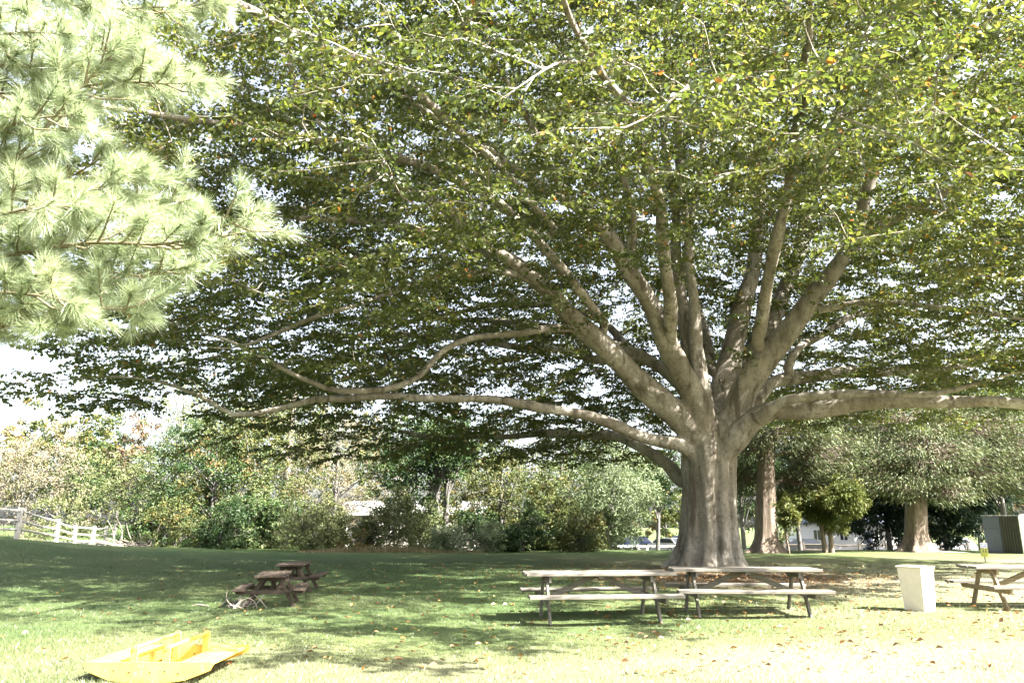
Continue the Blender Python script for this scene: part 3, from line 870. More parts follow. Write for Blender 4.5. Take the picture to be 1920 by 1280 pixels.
# ------------------------------------------------------------------ white pine reaching in from the side
def build_pine():
    rng = np.random.default_rng(21)
    base = np.array((-6.6, 4.6, float(terrain(-6.6, 4.6))))
    root = empty('white_pine', base, 0, 'sunlit pine with long pale needles reaching in above the lawn', 'tree')
    tp = np.array([(0, 0, -.2), (.05, 0, 1.5), (0, .05, 3.5), (.05, 0, 6), (0, 0, 9)])
    v, f = tube_np(tp, np.array((.30, .24, .20, .15, .07)), 14)
    link('trunk', mesh_np('trunk', v, f, True), M['grey_bark'], root)
    T = lambda z: base + np.array((0, 0, z))
    B = [
        [(-160, 400, 4.2), (-40, 335, 4.1), (40, 285, 4.05), (110, 215, 4.0), (170, 150, 3.95), (215, 98, 3.9)],
        [(-160, 495, 4.3), (0, 475, 4.1), (180, 462, 3.95), (330, 448, 3.85), (410, 428, 3.8), (455, 410, 3.75)],
        [(-160, 610, 4.4), (-30, 600, 4.2), (100, 592, 4.1), (190, 585, 4.0), (250, 590, 3.95)],
        [(-160, 160, 4.7), (0, 175, 4.5), (140, 165, 4.35), (260, 160, 4.2), (355, 150, 4.1)],
        [(-160, -60, 5.3), (60, -30, 5.2), (200, 10, 5.1), (310, 20, 5.0), (400, 5, 5.0)],
        [(-160, 310, 4.8), (0, 330, 4.6), (110, 335, 4.5), (190, 300, 4.4)],
        [(-160, 560, 4.0), (-30, 545, 3.9), (60, 560, 3.8), (120, 570, 3.75)],
        [(-160, 60, 4.2), (-20, 60, 4.1), (60, 55, 4.0), (105, 62, 3.95)],
        [(-160, 250, 4.0), (-20, 240, 3.9), (60, 225, 3.85), (120, 225, 3.8)],
        [(-160, 440, 4.6), (0, 425, 4.5), (140, 410, 4.4), (250, 385, 4.3), (340, 375, 4.2)],
        [(-160, -120, 4.4), (0, -70, 4.3), (120, -20, 4.2), (160, 10, 4.2)],
        [(-160, 340, 4.3), (-20, 360, 4.2), (90, 375, 4.1), (180, 360, 4.05), (240, 330, 4.0)],
        [(-160, 90, 4.4), (-20, 120, 4.3), (90, 115, 4.2), (170, 100, 4.15), (240, 110, 4.1)],
        [(-160, 540, 4.6), (0, 520, 4.5), (150, 515, 4.4), (260, 520, 4.3), (330, 500, 4.25)],
        [(-160, 650, 4.1), (-40, 620, 4.05), (40, 605, 4.0), (95, 612, 3.95)],
        [(-160, 410, 3.9), (-40, 405, 3.85), (60, 395, 3.8), (130, 395, 3.75)],
    ]
    n0, n1, nv, tubes = [], [], [], []

    def shoot(p, d, L, k, tone):
        """A year's growth: needles all along, opening forwards like a brush."""
        d = unit(d)
        e1 = unit(np.cross(d, rng.normal(size=3))); e2 = np.cross(d, e1)
        t = rng.uniform(0, 1, k) ** .7
        ph = rng.uniform(0, 2 * math.pi, k)
        op = RAD(68) - RAD(48) * t + rng.normal(0, .13, k)
        dirs = np.cos(op)[:, None] * d + np.sin(op)[:, None] * (np.cos(ph)[:, None] * e1 + np.sin(ph)[:, None] * e2) - np.array((0, 0, .10))
        b = p + d * (t * L)[:, None]
        ln = rng.uniform(.085, .125, k)
        n0.append(b); n1.append(b + unit(dirs) * ln[:, None]); nv.append(np.clip(rng.normal(.5 + tone, .18, k), 0, 1))
        tubes.append(tube_np(np.array((p, p + d * L)) - base, np.array((.0045, .0025)), 4))

    for L in B:
        P = np.array([at(*q) for q in L])
        zt = P[0][2] - base[2] - .25
        P = np.vstack((T(max(zt, .5)), P))
        R = np.concatenate(([.05], np.linspace(.014, .004, len(P) - 1)))
        P, R = smooth_path(P, R, .06)
        s = np.arange(len(P)) * .06
        P = P + .018 * np.column_stack((np.sin(s * 5), np.sin(s * 4 + 1), np.sin(s * 6 + 2)))
        v, f = tube_np(P - base, R, 7)
        link('branch', mesh_np('branch', v, f, True), M['pine_twig'], root)
        tan = unit(np.gradient(P, axis=0))
        vis = np.where(P[:, 0] > -4.6)[0]
        i = vis[0]
        side = 1
        while i < len(P) - 1:
            frac = (i - vis[0]) / max(1, len(P) - vis[0])
            side = -side
            h = unit(np.cross(tan[i], (0, 0, 1)))
            d = unit(tan[i] * rng.uniform(.55, 1.0) + h * side * rng.uniform(.3, .9) + np.array((0, 0, rng.uniform(-.35, .65))) + rng.normal(0, .15, 3))
            ln = rng.uniform(.16, .42) * (1 - .45 * frac)
            e = P[i] + d * ln
            mid = P[i] + d * ln * .5 - np.array((0, 0, .02))
            tubes.append(tube_np(np.array((P[i], mid, e)) - base, np.array((.007, .006, .0045)), 4))
            tone = rng.normal(0, .12)
            shoot(e, d + (0, 0, .2), rng.uniform(.07, .13), 115, tone)
            for _ in range(rng.integers(1, 4)):
                w = rng.uniform(.35, .95)
                sd = unit(d + rng.normal(0, .55, 3))
                shoot(P[i] + d * ln * w, sd, rng.uniform(.06, .13), 115, tone)
            i += 1
        shoot(P[-1], tan[-1], .13, 160, 0)
        for _ in range(4):
            shoot(P[-1], tan[-1] + rng.normal(0, .6, 3), .10, 90, 0)
    n0, n1, nv = map(np.concatenate, (n0, n1, nv))
    o = link('needles', strips('needles', n0 - base, n1 - base, np.full(len(n0), .0034), nv), M['pine_needle'], root)
    o['kind'] = 'stuff'
    link('twigs', join_tubes('twigs', tubes), M['pine_twig'], root)['kind'] = 'stuff'
    print('pine needles', len(n0))


build_pine()

# ------------------------------------------------------------------ trees and bushes behind the lawn
def build_plant(name, label, cat, group, px, Y, h, w, mat, n=12000, leaf=.14, low=.0, trunk=.16, seed=1, bark='grey_bark', lobes=11, lean=0.0, flat=.85,
                shape='round', stems=1, pale=None, dz=0.0):
    rng = np.random.default_rng(seed)
    base = spot(px, Y)
    base[2] += dz
    root = empty(name, base, 0, label, cat, group)
    # lobes of the crown
    cz, rz = (h + low) / 2, (h - low) / 2
    C, R = [], []
    for i in range(lobes):
        d = unit(rng.normal(size=3))
        q = rng.uniform(.25, .80)
        c = np.array((d[0] * w / 2 * q, d[1] * w / 2 * q * flat, cz + d[2] * rz * q))
        if shape == 'cone':
            hh = (i + .5) / lobes
            a = rng.uniform(0, 6.28)
            c = np.array((math.cos(a) * w * .22 * (1 - hh), math.sin(a) * w * .22 * (1 - hh), low + (h - low) * hh))
        C.append(c)
        R.append(rng.uniform(.30, .46) * min(w, 2 * rz) / 2 * (1.25 if shape != 'cone' else 1.5 * (1.15 - hh)))
    C, R = np.array(C), np.array(R)
    C[:, 2] = np.maximum(C[:, 2], R * .55)
    if low < .35 and shape == 'round':
        nl = lobes * 2 // 5 if h < 4.6 else lobes // 5
        C[:nl, 2] = R[:nl] * rng.uniform(.55, .9, nl)
        C[:nl, :2] *= 1.15
    C[:, 0] += lean * C[:, 2]
    # clumps over each lobe's surface, leaves round each clump
    nc = max(60, n // 34)
    li = rng.choice(lobes, nc, p=R ** 2 / np.sum(R ** 2))
    d = unit(rng.normal(size=(nc, 3)))
    d[:, 2] = np.where(d[:, 2] < (-.35 if low > 1.2 else -.9), -d[:, 2], d[:, 2])
    rad = rng.normal(.90, .20, nc)
    stray = rng.random(nc) < .10
    rad = np.where(stray, rad * rng.uniform(1.1, 1.4, nc), rad)
    cc = C[li] + d * (R[li] * rad)[:, None]
    cr = rng.uniform(.08, .20, nc) * (.5 + .5 * R[li])
    tone = rng.normal(0, .17, lobes)[li] + rng.normal(0, .15, nc)
    k = rng.integers(0, nc, n)
    p = cc[k] + rng.normal(0, 1, (n, 3)) * cr[k][:, None] * (1, 1, .75)
    p[:, 2] = np.maximum(p[:, 2], .03 + rng.random(n) * .1)
    ld = d[k] * .5 + rng.normal(0, .8, (n, 3)) - (0, 0, .25)
    nr = d[k] * 1.0 + (0, 0, .25) + rng.normal(0, .42, (n, 3))
    var = np.clip(rng.normal(.48, .17, n) + tone[k], 0, 1)
    size = rng.uniform(.7, 1.3, n) * leaf
    width = .62
    if shape == 'spray':
        ld = d[k] * (1, 1, .4) + rng.normal(0, .45, (n, 3)) - (0, 0, .5)
        size *= 1.5
        width = .32
    o = link('foliage', leaf_mesh('foliage', p, ld, nr, size, width, var, full=False), M[mat], root)
    o['kind'] = 'stuff'
    # trunk and boughs
    boughs = []
    top = cz + rz * .4
    for s in range(stems):
        ox = (s - (stems - 1) / 2) * trunk * 2.2
        tp = np.array([(ox, 0, -.3), (ox * 1.1, 0, .2), (ox * 1.5 + rng.normal(0, .08) + lean * top * .5, rng.normal(0, .08), top * .5), (ox * 1.8 + lean * top, 0, top)])
        tp, tr = smooth_path(tp, np.array((trunk * 1.3, trunk, trunk * .75, trunk * .3)), .4)
        v, f = tube_np(tp, tr, 9)
        link('trunk', mesh_np('trunk', v, f, True), M[bark], root)
        for i in range(s, lobes, stems):
            j = int(len(tp) * rng.uniform(.3, .7))
            e = C[i]
            m_ = (tp[j] + e) / 2 + rng.normal(0, .12, 3) + (0, 0, .15)
            bp, br = smooth_path(np.array((tp[j], m_, e)), np.array((trunk * .4, trunk * .26, trunk * .1)), .5)
            boughs.append(tube_np(bp, br, 5))
            for _ in range(5):
                q = cc[rng.integers(0, nc)]
                if np.linalg.norm(q - e) < 2.2:
                    boughs.append(tube_np(np.array((e, (e + q) / 2 + rng.normal(0, .06, 3), q)), np.array((trunk * .1, trunk * .07, .006)), 4))
    o = link('boughs', join_tubes('boughs', boughs), M[pale or bark], root)
    o['kind'] = 'stuff'
    return root


TH = 'trees and bushes along the far edge of the lawn'
plants = [
    # name, label, cat, px, Y, h, w, mat, kw
    ('flowering_tree', 'pinkish grey tree behind the leftmost stretch of rail fence', 'tree', 38, 56, 7.6, 6.8, 'blossom', dict(n=13000, leaf=.15, low=.4)),
    ('broadleaf_tree', 'light green far tree rising above the pinkish tree, under the open sky', 'tree', 95, 70, 11.2, 10, 'olive', dict(n=11000, leaf=.2, low=1)),
    ('broadleaf_tree', 'rusty brown treetop between pale trees beside the open sky', 'tree', 212, 66, 9.4, 6, 'rust', dict(n=7000, leaf=.18, low=1)),
    ('autumn_olive_bush', 'wide pale yellow-green bush arching beside the end of the rail fence', 'bush', 238, 46, 5.3, 8.0, 'pale_green', dict(n=17000, leaf=.12, low=0, stems=3, trunk=.07)),
    ('broadleaf_tree', 'tall pale yellowish tree under the tip of the lowest beech bough', 'tree', 318, 58, 12.6, 8.8, 'pale_green', dict(n=14000, leaf=.16, low=1.5)),
    ('broadleaf_tree', 'dark green tree between the arching pale bush and the olive tree', 'tree', 390, 45, 7.2, 6.6, 'deep_green', dict(n=13000, leaf=.15, low=.2)),
    ('broadleaf_tree', 'olive tree in front of the bare grey leaning trunk', 'tree', 470, 46, 7.8, 6.4, 'olive', dict(n=14000, leaf=.14, low=.2)),
    ('wild_shrub', 'dark leafy shrub at the foot of the olive tree', 'bush', 420, 40.5, 2.4, 4.6, 'deep_green', dict(n=9000, leaf=.12, stems=3, trunk=.05)),
    ('wild_shrub', 'yellow-green shrub beside the small brush pile', 'bush', 330, 41, 2.0, 3.4, 'olive', dict(n=7000, leaf=.11, stems=3, trunk=.05)),
    ('pale_tree', 'pale cream tree with fine leaves above the shed roof', 'tree', 625, 52, 9.6, 7.4, 'blossom', dict(n=16000, leaf=.13, low=.8)),
    ('broadleaf_tree', 'pale green tree behind the bare grey leaning trunk', 'tree', 545, 58, 10.6, 7.8, 'olive', dict(n=12000, leaf=.17, low=1)),
    ('wild_shrub', 'light green shrub between the far picnic tables and the shed', 'bush', 575, 40, 2.6, 4.0, 'pale_green', dict(n=9000, leaf=.11, stems=3, trunk=.05)),
    ('wild_shrub', 'green shrub right below the shed roof', 'bush', 672, 39.5, 1.55, 3.2, 'olive', dict(n=7000, leaf=.10, stems=3, trunk=.04)),
    ('vine_mound', 'rounded pale vine mound overlapping the shed wall', 'bush', 742, 39.2, 2.35, 3.6, 'pale_green', dict(n=11000, leaf=.10, stems=2, trunk=.05)),
    ('ivy_tree', 'dark ivy covered tree with two dark stems beside the shed', 'tree', 826, 42, 6.4, 4.4, 'deep_green', dict(n=14000, leaf=.15, low=1.6, stems=2, trunk=.18)),
    ('broadleaf_tree', 'dark green tree hanging above the vine mound and the shed', 'tree', 770, 47, 7.8, 5.0, 'deep_green', dict(n=11000, leaf=.16, low=3.0)),
    ('wild_shrub', 'bright leafy shrub at the foot of the ivy covered tree', 'bush', 865, 38.3, 1.35, 4.0, 'silver_green', dict(n=8000, leaf=.10, stems=3, trunk=.04)),
    ('broadleaf_tree', 'mottled olive tree right of the ivy covered tree', 'tree', 940, 44, 5.6, 7.0, 'olive', dict(n=17000, leaf=.13, low=.8)),
    ('wild_shrub', 'very dark shrub in the shade under the mottled olive tree', 'bush', 975, 39.2, 1.7, 3.6, 'deep_green', dict(n=7000, leaf=.12, stems=3, trunk=.05)),
    ('silvery_tree', 'bright silvery green tree left of the great beech trunk', 'tree', 1140, 43, 5.4, 7.4, 'silver_green', dict(n=20000, leaf=.13, low=.7)),
    ('wild_shrub', 'green shrub below the silvery tree at the lawn edge', 'bush', 1092, 39.5, 1.9, 3.2, 'olive', dict(n=8000, leaf=.11, stems=3, trunk=.05)),
    ('broadleaf_tree', 'shaded green tree behind the silvery tree and the white fence', 'tree', 1055, 55, 8.4, 8.0, 'olive', dict(n=12000, leaf=.17, low=1)),
    ('dark_conifer', 'dark conifer just left of the great beech trunk', 'tree', 1232, 56, 7.2, 5.6, 'deep_green', dict(n=10000, leaf=.16, low=2.4, shape='spray')),
    ('dark_conifer', 'dark conifer filling the gap between beech trunk and first cedar trunk', 'tree', 1395, 50, 6.5, 5.0, 'deep_green', dict(n=10000, leaf=.16, low=.8, shape='spray')),
    ('dark_spruce', 'black green spruce with painted-in shade standing left of the second cedar trunk', 'tree', 1668, 46, 7.0, 7.0, 'spruce', dict(n=24000, leaf=.20, low=0, shape='spray', lobes=18)),
    ('dark_spruce', 'black green spruce with painted-in shade standing right of the second cedar trunk', 'tree', 1775, 46, 7.4, 7.0, 'spruce', dict(n=24000, leaf=.20, low=0, shape='spray', lobes=18)),
    ('dark_spruce', 'black green spruce with painted-in shade behind the small juniper and the first cedar', 'tree', 1500, 52, 6.4, 6.0, 'spruce', dict(n=11000, leaf=.17, low=1.6, shape='spray', lobes=16)),
    ('dark_spruce', 'black green spruce with painted-in shade far back in the gap next to the steel container', 'tree', 1838, 52, 8.0, 6.6, 'spruce', dict(n=11000, leaf=.18, low=0, shape='spray', lobes=16)),
    ('dark_spruce', 'dark green evergreen drooping over the ribbed container', 'tree', 1890, 42, 8.0, 6.2, 'deep_green', dict(n=14000, leaf=.16, low=1.9, shape='spray')),
    ('broadleaf_tree', 'tall green tree far behind the pale cream tree', 'tree', 690, 75, 11.5, 10, 'olive', dict(n=9000, leaf=.22, low=1)),
    ('broadleaf_tree', 'tall dull green tree far behind the bright silvery tree', 'tree', 1075, 80, 9.0, 11, 'deep_green', dict(n=9000, leaf=.22, low=1)),
    ('broadleaf_tree', 'tall dark tree far behind the bare leaning trunk', 'tree', 560, 76, 11.0, 11, 'deep_green', dict(n=9000, leaf=.22, low=1)),
    ('broadleaf_tree', 'tall dull green tree far behind the mottled olive tree', 'tree', 890, 78, 10.4, 12, 'olive', dict(n=9000, leaf=.22, low=1)),
    ('broadleaf_tree', 'tall light tree far behind the arching pale bush', 'tree', 180, 84, 11.2, 10, 'deep_green', dict(n=9000, leaf=.22, low=.5)),
    ('broadleaf_tree', 'tall dark tree far behind the dark green tree', 'tree', 430, 72, 11.0, 9, 'deep_green', dict(n=9000, leaf=.22, low=.5)),
    ('broadleaf_tree', 'green far tree beyond the parked cars left of the beech trunk', 'tree', 1250, 104, 10, 12, 'olive', dict(n=8000, leaf=.28, low=.5)),
    ('broadleaf_tree', 'green far tree beyond the parking lot between the two cedars', 'tree', 1560, 104, 14, 14, 'olive', dict(n=8000, leaf=.28, low=.5)),
    ('broadleaf_tree', 'green far tree behind the second cedar crown', 'tree', 1805, 80, 18, 19, 'olive', dict(n=32000, leaf=.34, low=.5)),  # crown made tall and dense so that it shades the white house
    ('broadleaf_tree', 'green tree added to shade the white house, behind the dark spruces', 'tree', 1668, 83, 12, 9, 'olive', dict(n=22000, leaf=.3, low=3)),  # added on the sun side, mostly hidden, to shade the white house
    ('broadleaf_tree', 'green far tree behind the first cedar crown', 'tree', 1420, 76, 9.5, 9, 'pale_green', dict(n=8000, leaf=.22, low=.5)),
    ('broadleaf_tree', 'pale far tree at the very left edge behind the meadow', 'tree', -60, 62, 9.0, 9, 'olive', dict(n=8000, leaf=.2, low=.4)),
    ('broadleaf_tree', 'dark green tree between the pinkish tree and the arching pale bush', 'tree', 135, 60, 7.0, 6, 'deep_green', dict(n=8000, leaf=.18, low=.2)),
]
for i, (nm, lb, ct, px, Y, h, w, mt, kw) in enumerate(plants):
    kw = dict(kw)
    if Y < 62 and kw.get('shape') != 'spray':
        kw['low'] = kw.get('low', 0) * (.3 if nm != 'ivy_tree' else 1)
        w *= 1.28
        kw['lobes'] = 16
    h *= (1.22 if Y < 62 else 1.35 if 300 < px < 1150 else 1.16) if h > 4 else 1.28
    kw['n'] = int(kw['n'] * (.92 if Y < 62 else .5))
    kw['leaf'] = kw['leaf'] * (1.0 if Y < 62 else 1.6)
    build_plant(nm, lb, ct, TH, px, Y, h, w, mt, seed=100 + i, **kw)
def copy_tree(o, parent=None):
    c = o.copy(); COL.objects.link(c); c.parent = parent
    for ch in list(o.children):
        copy_tree(ch, c)
    return c


US = 'low shrubs filling the thicket'
under = [(296, 43.5, 1.0, 'low shrub tucked behind the yellow-green shrub at the brush pile'), (352, 44.5, 1.15, 'low shrub below the dark green tree'),
         (455, 43.0, 1.1, 'low shrub in the thicket just left of the bare leaning trunk'), (515, 43.8, 1.0, 'low shrub at the foot of the bare leaning trunk'),
         (610, 43.0, .8, 'low shrub at the left end of the shed'), (790, 41.5, .75, 'low shrub between the vine mound and the ivy covered stems'),
         (905, 41.5, .8, 'low shrub under the left side of the mottled olive tree'), (1020, 42.5, 1.1, 'low shrub between the mottled olive and the silvery tree'),
         (1060, 46.5, 1.2, 'low shrub deep in the shade behind the lawn-edge shrub'), (1135, 45.5, .8, 'low shrub directly under the silvery tree')]
protos = []
for k, (px, Y, sc_, lb) in enumerate(under):
    if k < 3:
        o = build_plant('understory_shrub', lb, 'bush', US, px, Y, 3.0, 4.8, ['deep_green', 'olive', 'pale_green'][k], seed=300 + k, n=8000, leaf=.14, stems=3, trunk=.05)
        protos.append(o)
    else:
        o = copy_tree(protos[k % 3])
        o['label'] = lb
        o.location = [float(c) for c in spot(px, Y)]
        o.rotation_euler = (0, 0, k * 1.3)
    o.scale = (sc_ * 1.05, sc_, sc_)


def build_bare_trunk():
    base = spot(536, 49)
    root = empty('leaning_tree', base, 0, 'bare grey leaning trunk between olive and cream trees', 'tree', TH)
    P = np.array([at(530, 1000, 49), at(537, 900, 49), at(546, 800, 49), at(552, 740, 49), at(556, 690, 49)])
    P, R = smooth_path(P, np.array((.26, .23, .2, .17, .12)), .4)
    v, f = tube_np(P - base, R, 10)
    link('trunk', mesh_np('trunk', v, f, True), M['pale_twig'], root)
    rng = np.random.default_rng(8)
    tb, lp = [], []
    for k in range(16):
        q = P[int(len(P) * rng.uniform(.45, .98))]
        e = q + unit(rng.normal(size=3) * (1, .6, .3) + (0, 0, .35)) * rng.uniform(.8, 2.2)
        tb.append(tube_np(np.array((q, (q + e) / 2 + (0, 0, .15), e)) - base, np.array((.05, .03, .01)), 5))
        lp.append(e + rng.normal(0, .45, (170, 3)))
    link('boughs', join_tubes('boughs', tb), M['pale_twig'], root)['kind'] = 'stuff'
    lp = np.concatenate(lp) - base
    n = len(lp)
    link('foliage', leaf_mesh('foliage', lp, rng.normal(0, 1, (n, 3)) - (0, 0, .4), rng.normal(0, .6, (n, 3)) + (0, 0, .8), rng.uniform(.12, .22, n), .6, rng.random(n), full=False),
         M['olive'], root)['kind'] = 'stuff'


build_bare_trunk()


# ------------------------------------------------------------------ cedars
def build_cedar(name, label, px, base_py, halfw, top_py, crown, seed, group, lean=0.0, n=24000, dead=90, mat='cedar'):
    """Old cedar: broad fluted trunk, drooping sprays on level boughs and a tangle of pale dead twigs. crown: list of (px, py, rx, rz, dY) lobes."""
    rng = np.random.default_rng(seed)
    base = ground(px, base_py)
    Y0 = base[1]
    root = empty(name, base, 0, label, 'tree', group)
    seg = 40
    th = np.arange(seg) * 2 * math.pi / seg
    top = at(px + lean, top_py, Y0)
    H = top[2] - base[2]
    r0 = halfw * Y0 / 1450
    rings = []
    for u in np.concatenate((np.linspace(-.04, .2, 9), np.linspace(.25, 1, 14))):
        up = u * H
        r = r0 * (1 + .75 * max(0, 1 - up / .9) ** 2) * (1 - .35 * max(0, u))
        fl = .07 + .16 * max(0, 1 - up / .9)
        rr = r * (1 + fl * (np.cos(6 * th + .5 * up) + .7 * np.cos(9 * th + 1 - .3 * up) + .5 * np.cos(15 * th + up)) * .6)
        cx = (top[0] - base[0]) * u
        rings.append(np.column_stack((cx + rr * np.cos(th), rr * np.sin(th), np.full(seg, up))))
    v = np.concatenate(rings)
    i0 = np.arange(seg); i1 = (i0 + 1) % seg
    f = np.concatenate([np.column_stack((k * seg + i0, k * seg + i1, (k + 1) * seg + i1, (k + 1) * seg + i0)) for k in range(len(rings) - 1)])
    link('trunk', mesh_np('trunk', v, f, True), M['cedar_bark'], root)
    tubes, twigs = [], []
    P_, D_, V_ = [], [], []
    area = sum(c[2] * c[3] for c in crown)
    for (cx, cyy, rx, rz, dY) in crown:
        c = at(cx, cyy, Y0 + dY) - base
        rxm, rzm = rx * Y0 / 1430, rz * Y0 / 1430
        a = np.array(((top[0] - base[0]) * .7, 0, min(H * .92, max(H * .35, c[2] - .3))))
        bp, br = smooth_path(np.array((a, (a + c) / 2 + (0, 0, .25), c)), np.array((.13, .09, .05)), .3)
        tubes.append(tube_np(bp, br, 6))
        k = int(n * rx * rz / area)
        nc = max(24, k // 30)
        d = unit(rng.normal(size=(nc, 3)))
        q = rng.uniform(.35, 1.08, nc) ** .6
        cc = c + d * q[:, None] * (rxm, rxm * .8, rzm)
        tone = rng.normal(0, .17, nc)
        for j in range(0, nc):
            s = bp[int(len(bp) * rng.uniform(.4, .99))]
            mid = (s + cc[j]) / 2 + rng.normal(0, .12, 3) + (0, 0, .08)
            tubes.append(tube_np(np.array((s, mid, cc[j])), np.array((.022, .015, .006)), 4))
        for j in range(dead * rx // 100):
            s = c + unit(rng.normal(size=3)) * rng.uniform(.2, .8) * (rxm, rxm * .8, rzm)
            e = s + unit(rng.normal(size=3) * (1, .8, .5) - (0, .35, .1)) * rng.uniform(.3, 1.0)
            mid = (s + e) / 2 + rng.normal(0, .09, 3)
            twigs.append(tube_np(np.array((s, mid, e)), np.array((.014, .010, .004)), 4))
        ki = rng.integers(0, nc, k)
        out = unit(cc[ki] - a + 1e-6)
        P_.append(cc[ki] + rng.normal(0, 1, (k, 3)) * (.26, .26, .13))
        D_.append(out * (1, 1, .2) + rng.normal(0, .45, (k, 3)) - (0, 0, .75))
        V_.append(np.clip(rng.normal(.45, .17, k) + tone[ki], 0, 1))
    P_, D_, V_ = map(np.concatenate, (P_, D_, V_))
    k = len(P_)
    nr = rng.normal(0, .6, (k, 3)) + (0, -.15, .8)
    link('foliage', leaf_mesh('foliage', P_, D_, nr, rng.uniform(.13, .27, k), .20, V_, full=False, droop=.25), M[mat], root)['kind'] = 'stuff'
    link('boughs', join_tubes('boughs', tubes), M['cedar_bark'], root)['kind'] = 'stuff'
    if twigs:
        link('dead_twigs', join_tubes('dead_twigs', twigs), M['pale_twig'], root)['kind'] = 'stuff'
    return root


OC = 'old cedars on the far side of the beech'
build_cedar('cedar_tree', 'old cedar with fluted reddish trunk close behind the beech trunk', 1436, 1036, 21, 820,
            [(1400, 840, 60, 45, .5), (1470, 800, 90, 50, -.3), (1540, 850, 80, 55, .4), (1440, 760, 90, 40, 1.2), (1385, 900, 40, 40, 1), (1500, 905, 60, 35, 1.0), (1560, 780, 80, 45, 1.5)], 31, OC, n=34000)
build_cedar('cedar_tree', 'old cedar with straight brown trunk and drooping sunlit crown by the dark spruces', 1718, 1033, 21, 810,
            [(1650, 860, 85, 55, .3), (1740, 850, 90, 60, -.8), (1830, 870, 85, 60, .2), (1700, 790, 110, 45, .8), (1820, 800, 110, 50, .9), (1900, 840, 80, 60, .6), (1620, 900, 50, 30, -.5),
             (1780, 920, 50, 30, -1.0), (1690, 910, 55, 25, -1.0), (1920, 900, 60, 40, .8)], 32, OC, n=46000, dead=110)
# small juniper with two stems
build_plant('juniper_tree', 'small yellow-green juniper with two thin stems between the two old cedars', 'tree', OC, 1552, 37.5, 3.4, 4.6, 'juniper', seed=55, n=15000, leaf=.13, low=.95,
            stems=2, trunk=.13, bark='cedar_bark', shape='spray', lobes=12, dz=0)
build_plant('cedar_sapling', 'little sunlit cedar sprig right beside the first cedar trunk', 'tree', OC, 1478, 36.5, 2.5, 1.2, 'juniper', seed=56, n=2600, leaf=.12, low=.9, trunk=.05,
            bark='cedar_bark', shape='spray', lobes=5)


# ------------------------------------------------------------------ picnic tables
def picnic_table(label, group, loc, rz, mat, leg_mat=None, L=2.44, s=1.0, seed=0, planks=5, cats='table', tilt=0.0):
    rng = random.Random(seed)
    root = empty('picnic_table', loc, rz, label, cats, group)
    root.rotation_euler = (tilt, 0, rz)
    root.scale = (s, s, s)
    leg_mat = leg_mat or mat
    H, t = .745, .046
    pw = .138
    W = planks * (pw + .007)
    for i in range(planks):
        y = -W / 2 + (i + .5) * (pw + .007)
        dx = rng.uniform(-.012, .012)
        MB().box((0, 0, 0), (L + rng.uniform(-.02, .02), pw, t), None, .006).build('top_plank', M[mat], root, (dx, y, H - t / 2 + rng.uniform(-.002, .002)))
    for sgn in (-1, 1):
        for k in range(2):
            y = sgn * (.60 + k * (pw + .006))
            MB().box((0, 0, 0), (L + rng.uniform(-.02, .02), pw, t), None, .006).build('seat_plank', M[mat], root, (rng.uniform(-.012, .012), y, .445 - t / 2 + rng.uniform(-.002, .002)))
    for ex in (-1, 1):
        x = ex * (L / 2 - .33)
        for sgn in (-1, 1):
            MB().beam((x, sgn * .17, H - t - .004), (x, sgn * .56, 0.0), .09, .04, (1, 0, 0)).build('leg', M[leg_mat], root)
        xi = x - ex * .042
        MB().beam((xi, -W / 2 + .05, H - t - .05), (xi, W / 2 - .05, H - t - .05), .09, .038, (1, 0, 0)).build('top_cleat', M[leg_mat], root)
        xo = x + ex * .041
        m = MB()
        poly = [(-.81, .40), (-.76, .315), (.76, .315), (.81, .40)]
        m.prism(poly, 'x', xo - .019, xo + .019)
        m.build('seat_support', M[leg_mat], root)
        MB().beam((xi - ex * .025, 0, .36), (ex * .06, 0, H - t - .02), .085, .038, (0, 1, 0)).build('brace', M[leg_mat], root)
        for sgn in (-1, 1):
            for (yy, zz) in ((sgn * .24, .60), (sgn * .38, .36)):
                MB().tube([(x + ex * .020, yy, zz), (x + ex * .066, yy, zz)], [.011, .011], 6).build('bolt', M['bolt_steel'], root)
    MB().box((0, 0, 0), (.085, W - .1, .038), None).build('top_cleat', M[leg_mat], root, (0, 0, H - t - .024))
    return root


PT = 'picnic tables on the lawn'
ga = ground(1300, 1155); gb = ground(1512, 1148)
p1 = ground(1402, 1152); p1[1] += .1
picnic_table('grey weathered picnic table in front of the beech trunk, overlapping its neighbour', PT, p1 - (0, 0, .01), RAD(-2), 'weathered_wood', seed=1, L=2.42)
p2 = ground(1122, 1162)
picnic_table('grey weathered picnic table standing left of the beech trunk, end to end with another', PT, p2 - (0, 0, .01), RAD(5.5), 'weathered_wood', seed=2, L=2.36)
p3 = ground(1958, 1141)
picnic_table('sunlit tan picnic table beside the white bin, cut by the frame', PT, p3 - (0, 0, .01), RAD(-3), 'weathered_wood', 'tan_wood', seed=3, L=2.5)
KT = 'low dark picnic tables on the shaded lawn'
k1 = spot(518, 14.5)
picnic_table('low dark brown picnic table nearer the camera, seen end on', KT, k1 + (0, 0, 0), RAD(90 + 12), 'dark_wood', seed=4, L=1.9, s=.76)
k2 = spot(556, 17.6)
picnic_table('low dark brown picnic table half hidden behind its nearer twin', KT, k2 + (0, 0, 0), RAD(90 + 6), 'dark_wood', seed=5, L=1.9, s=.80)

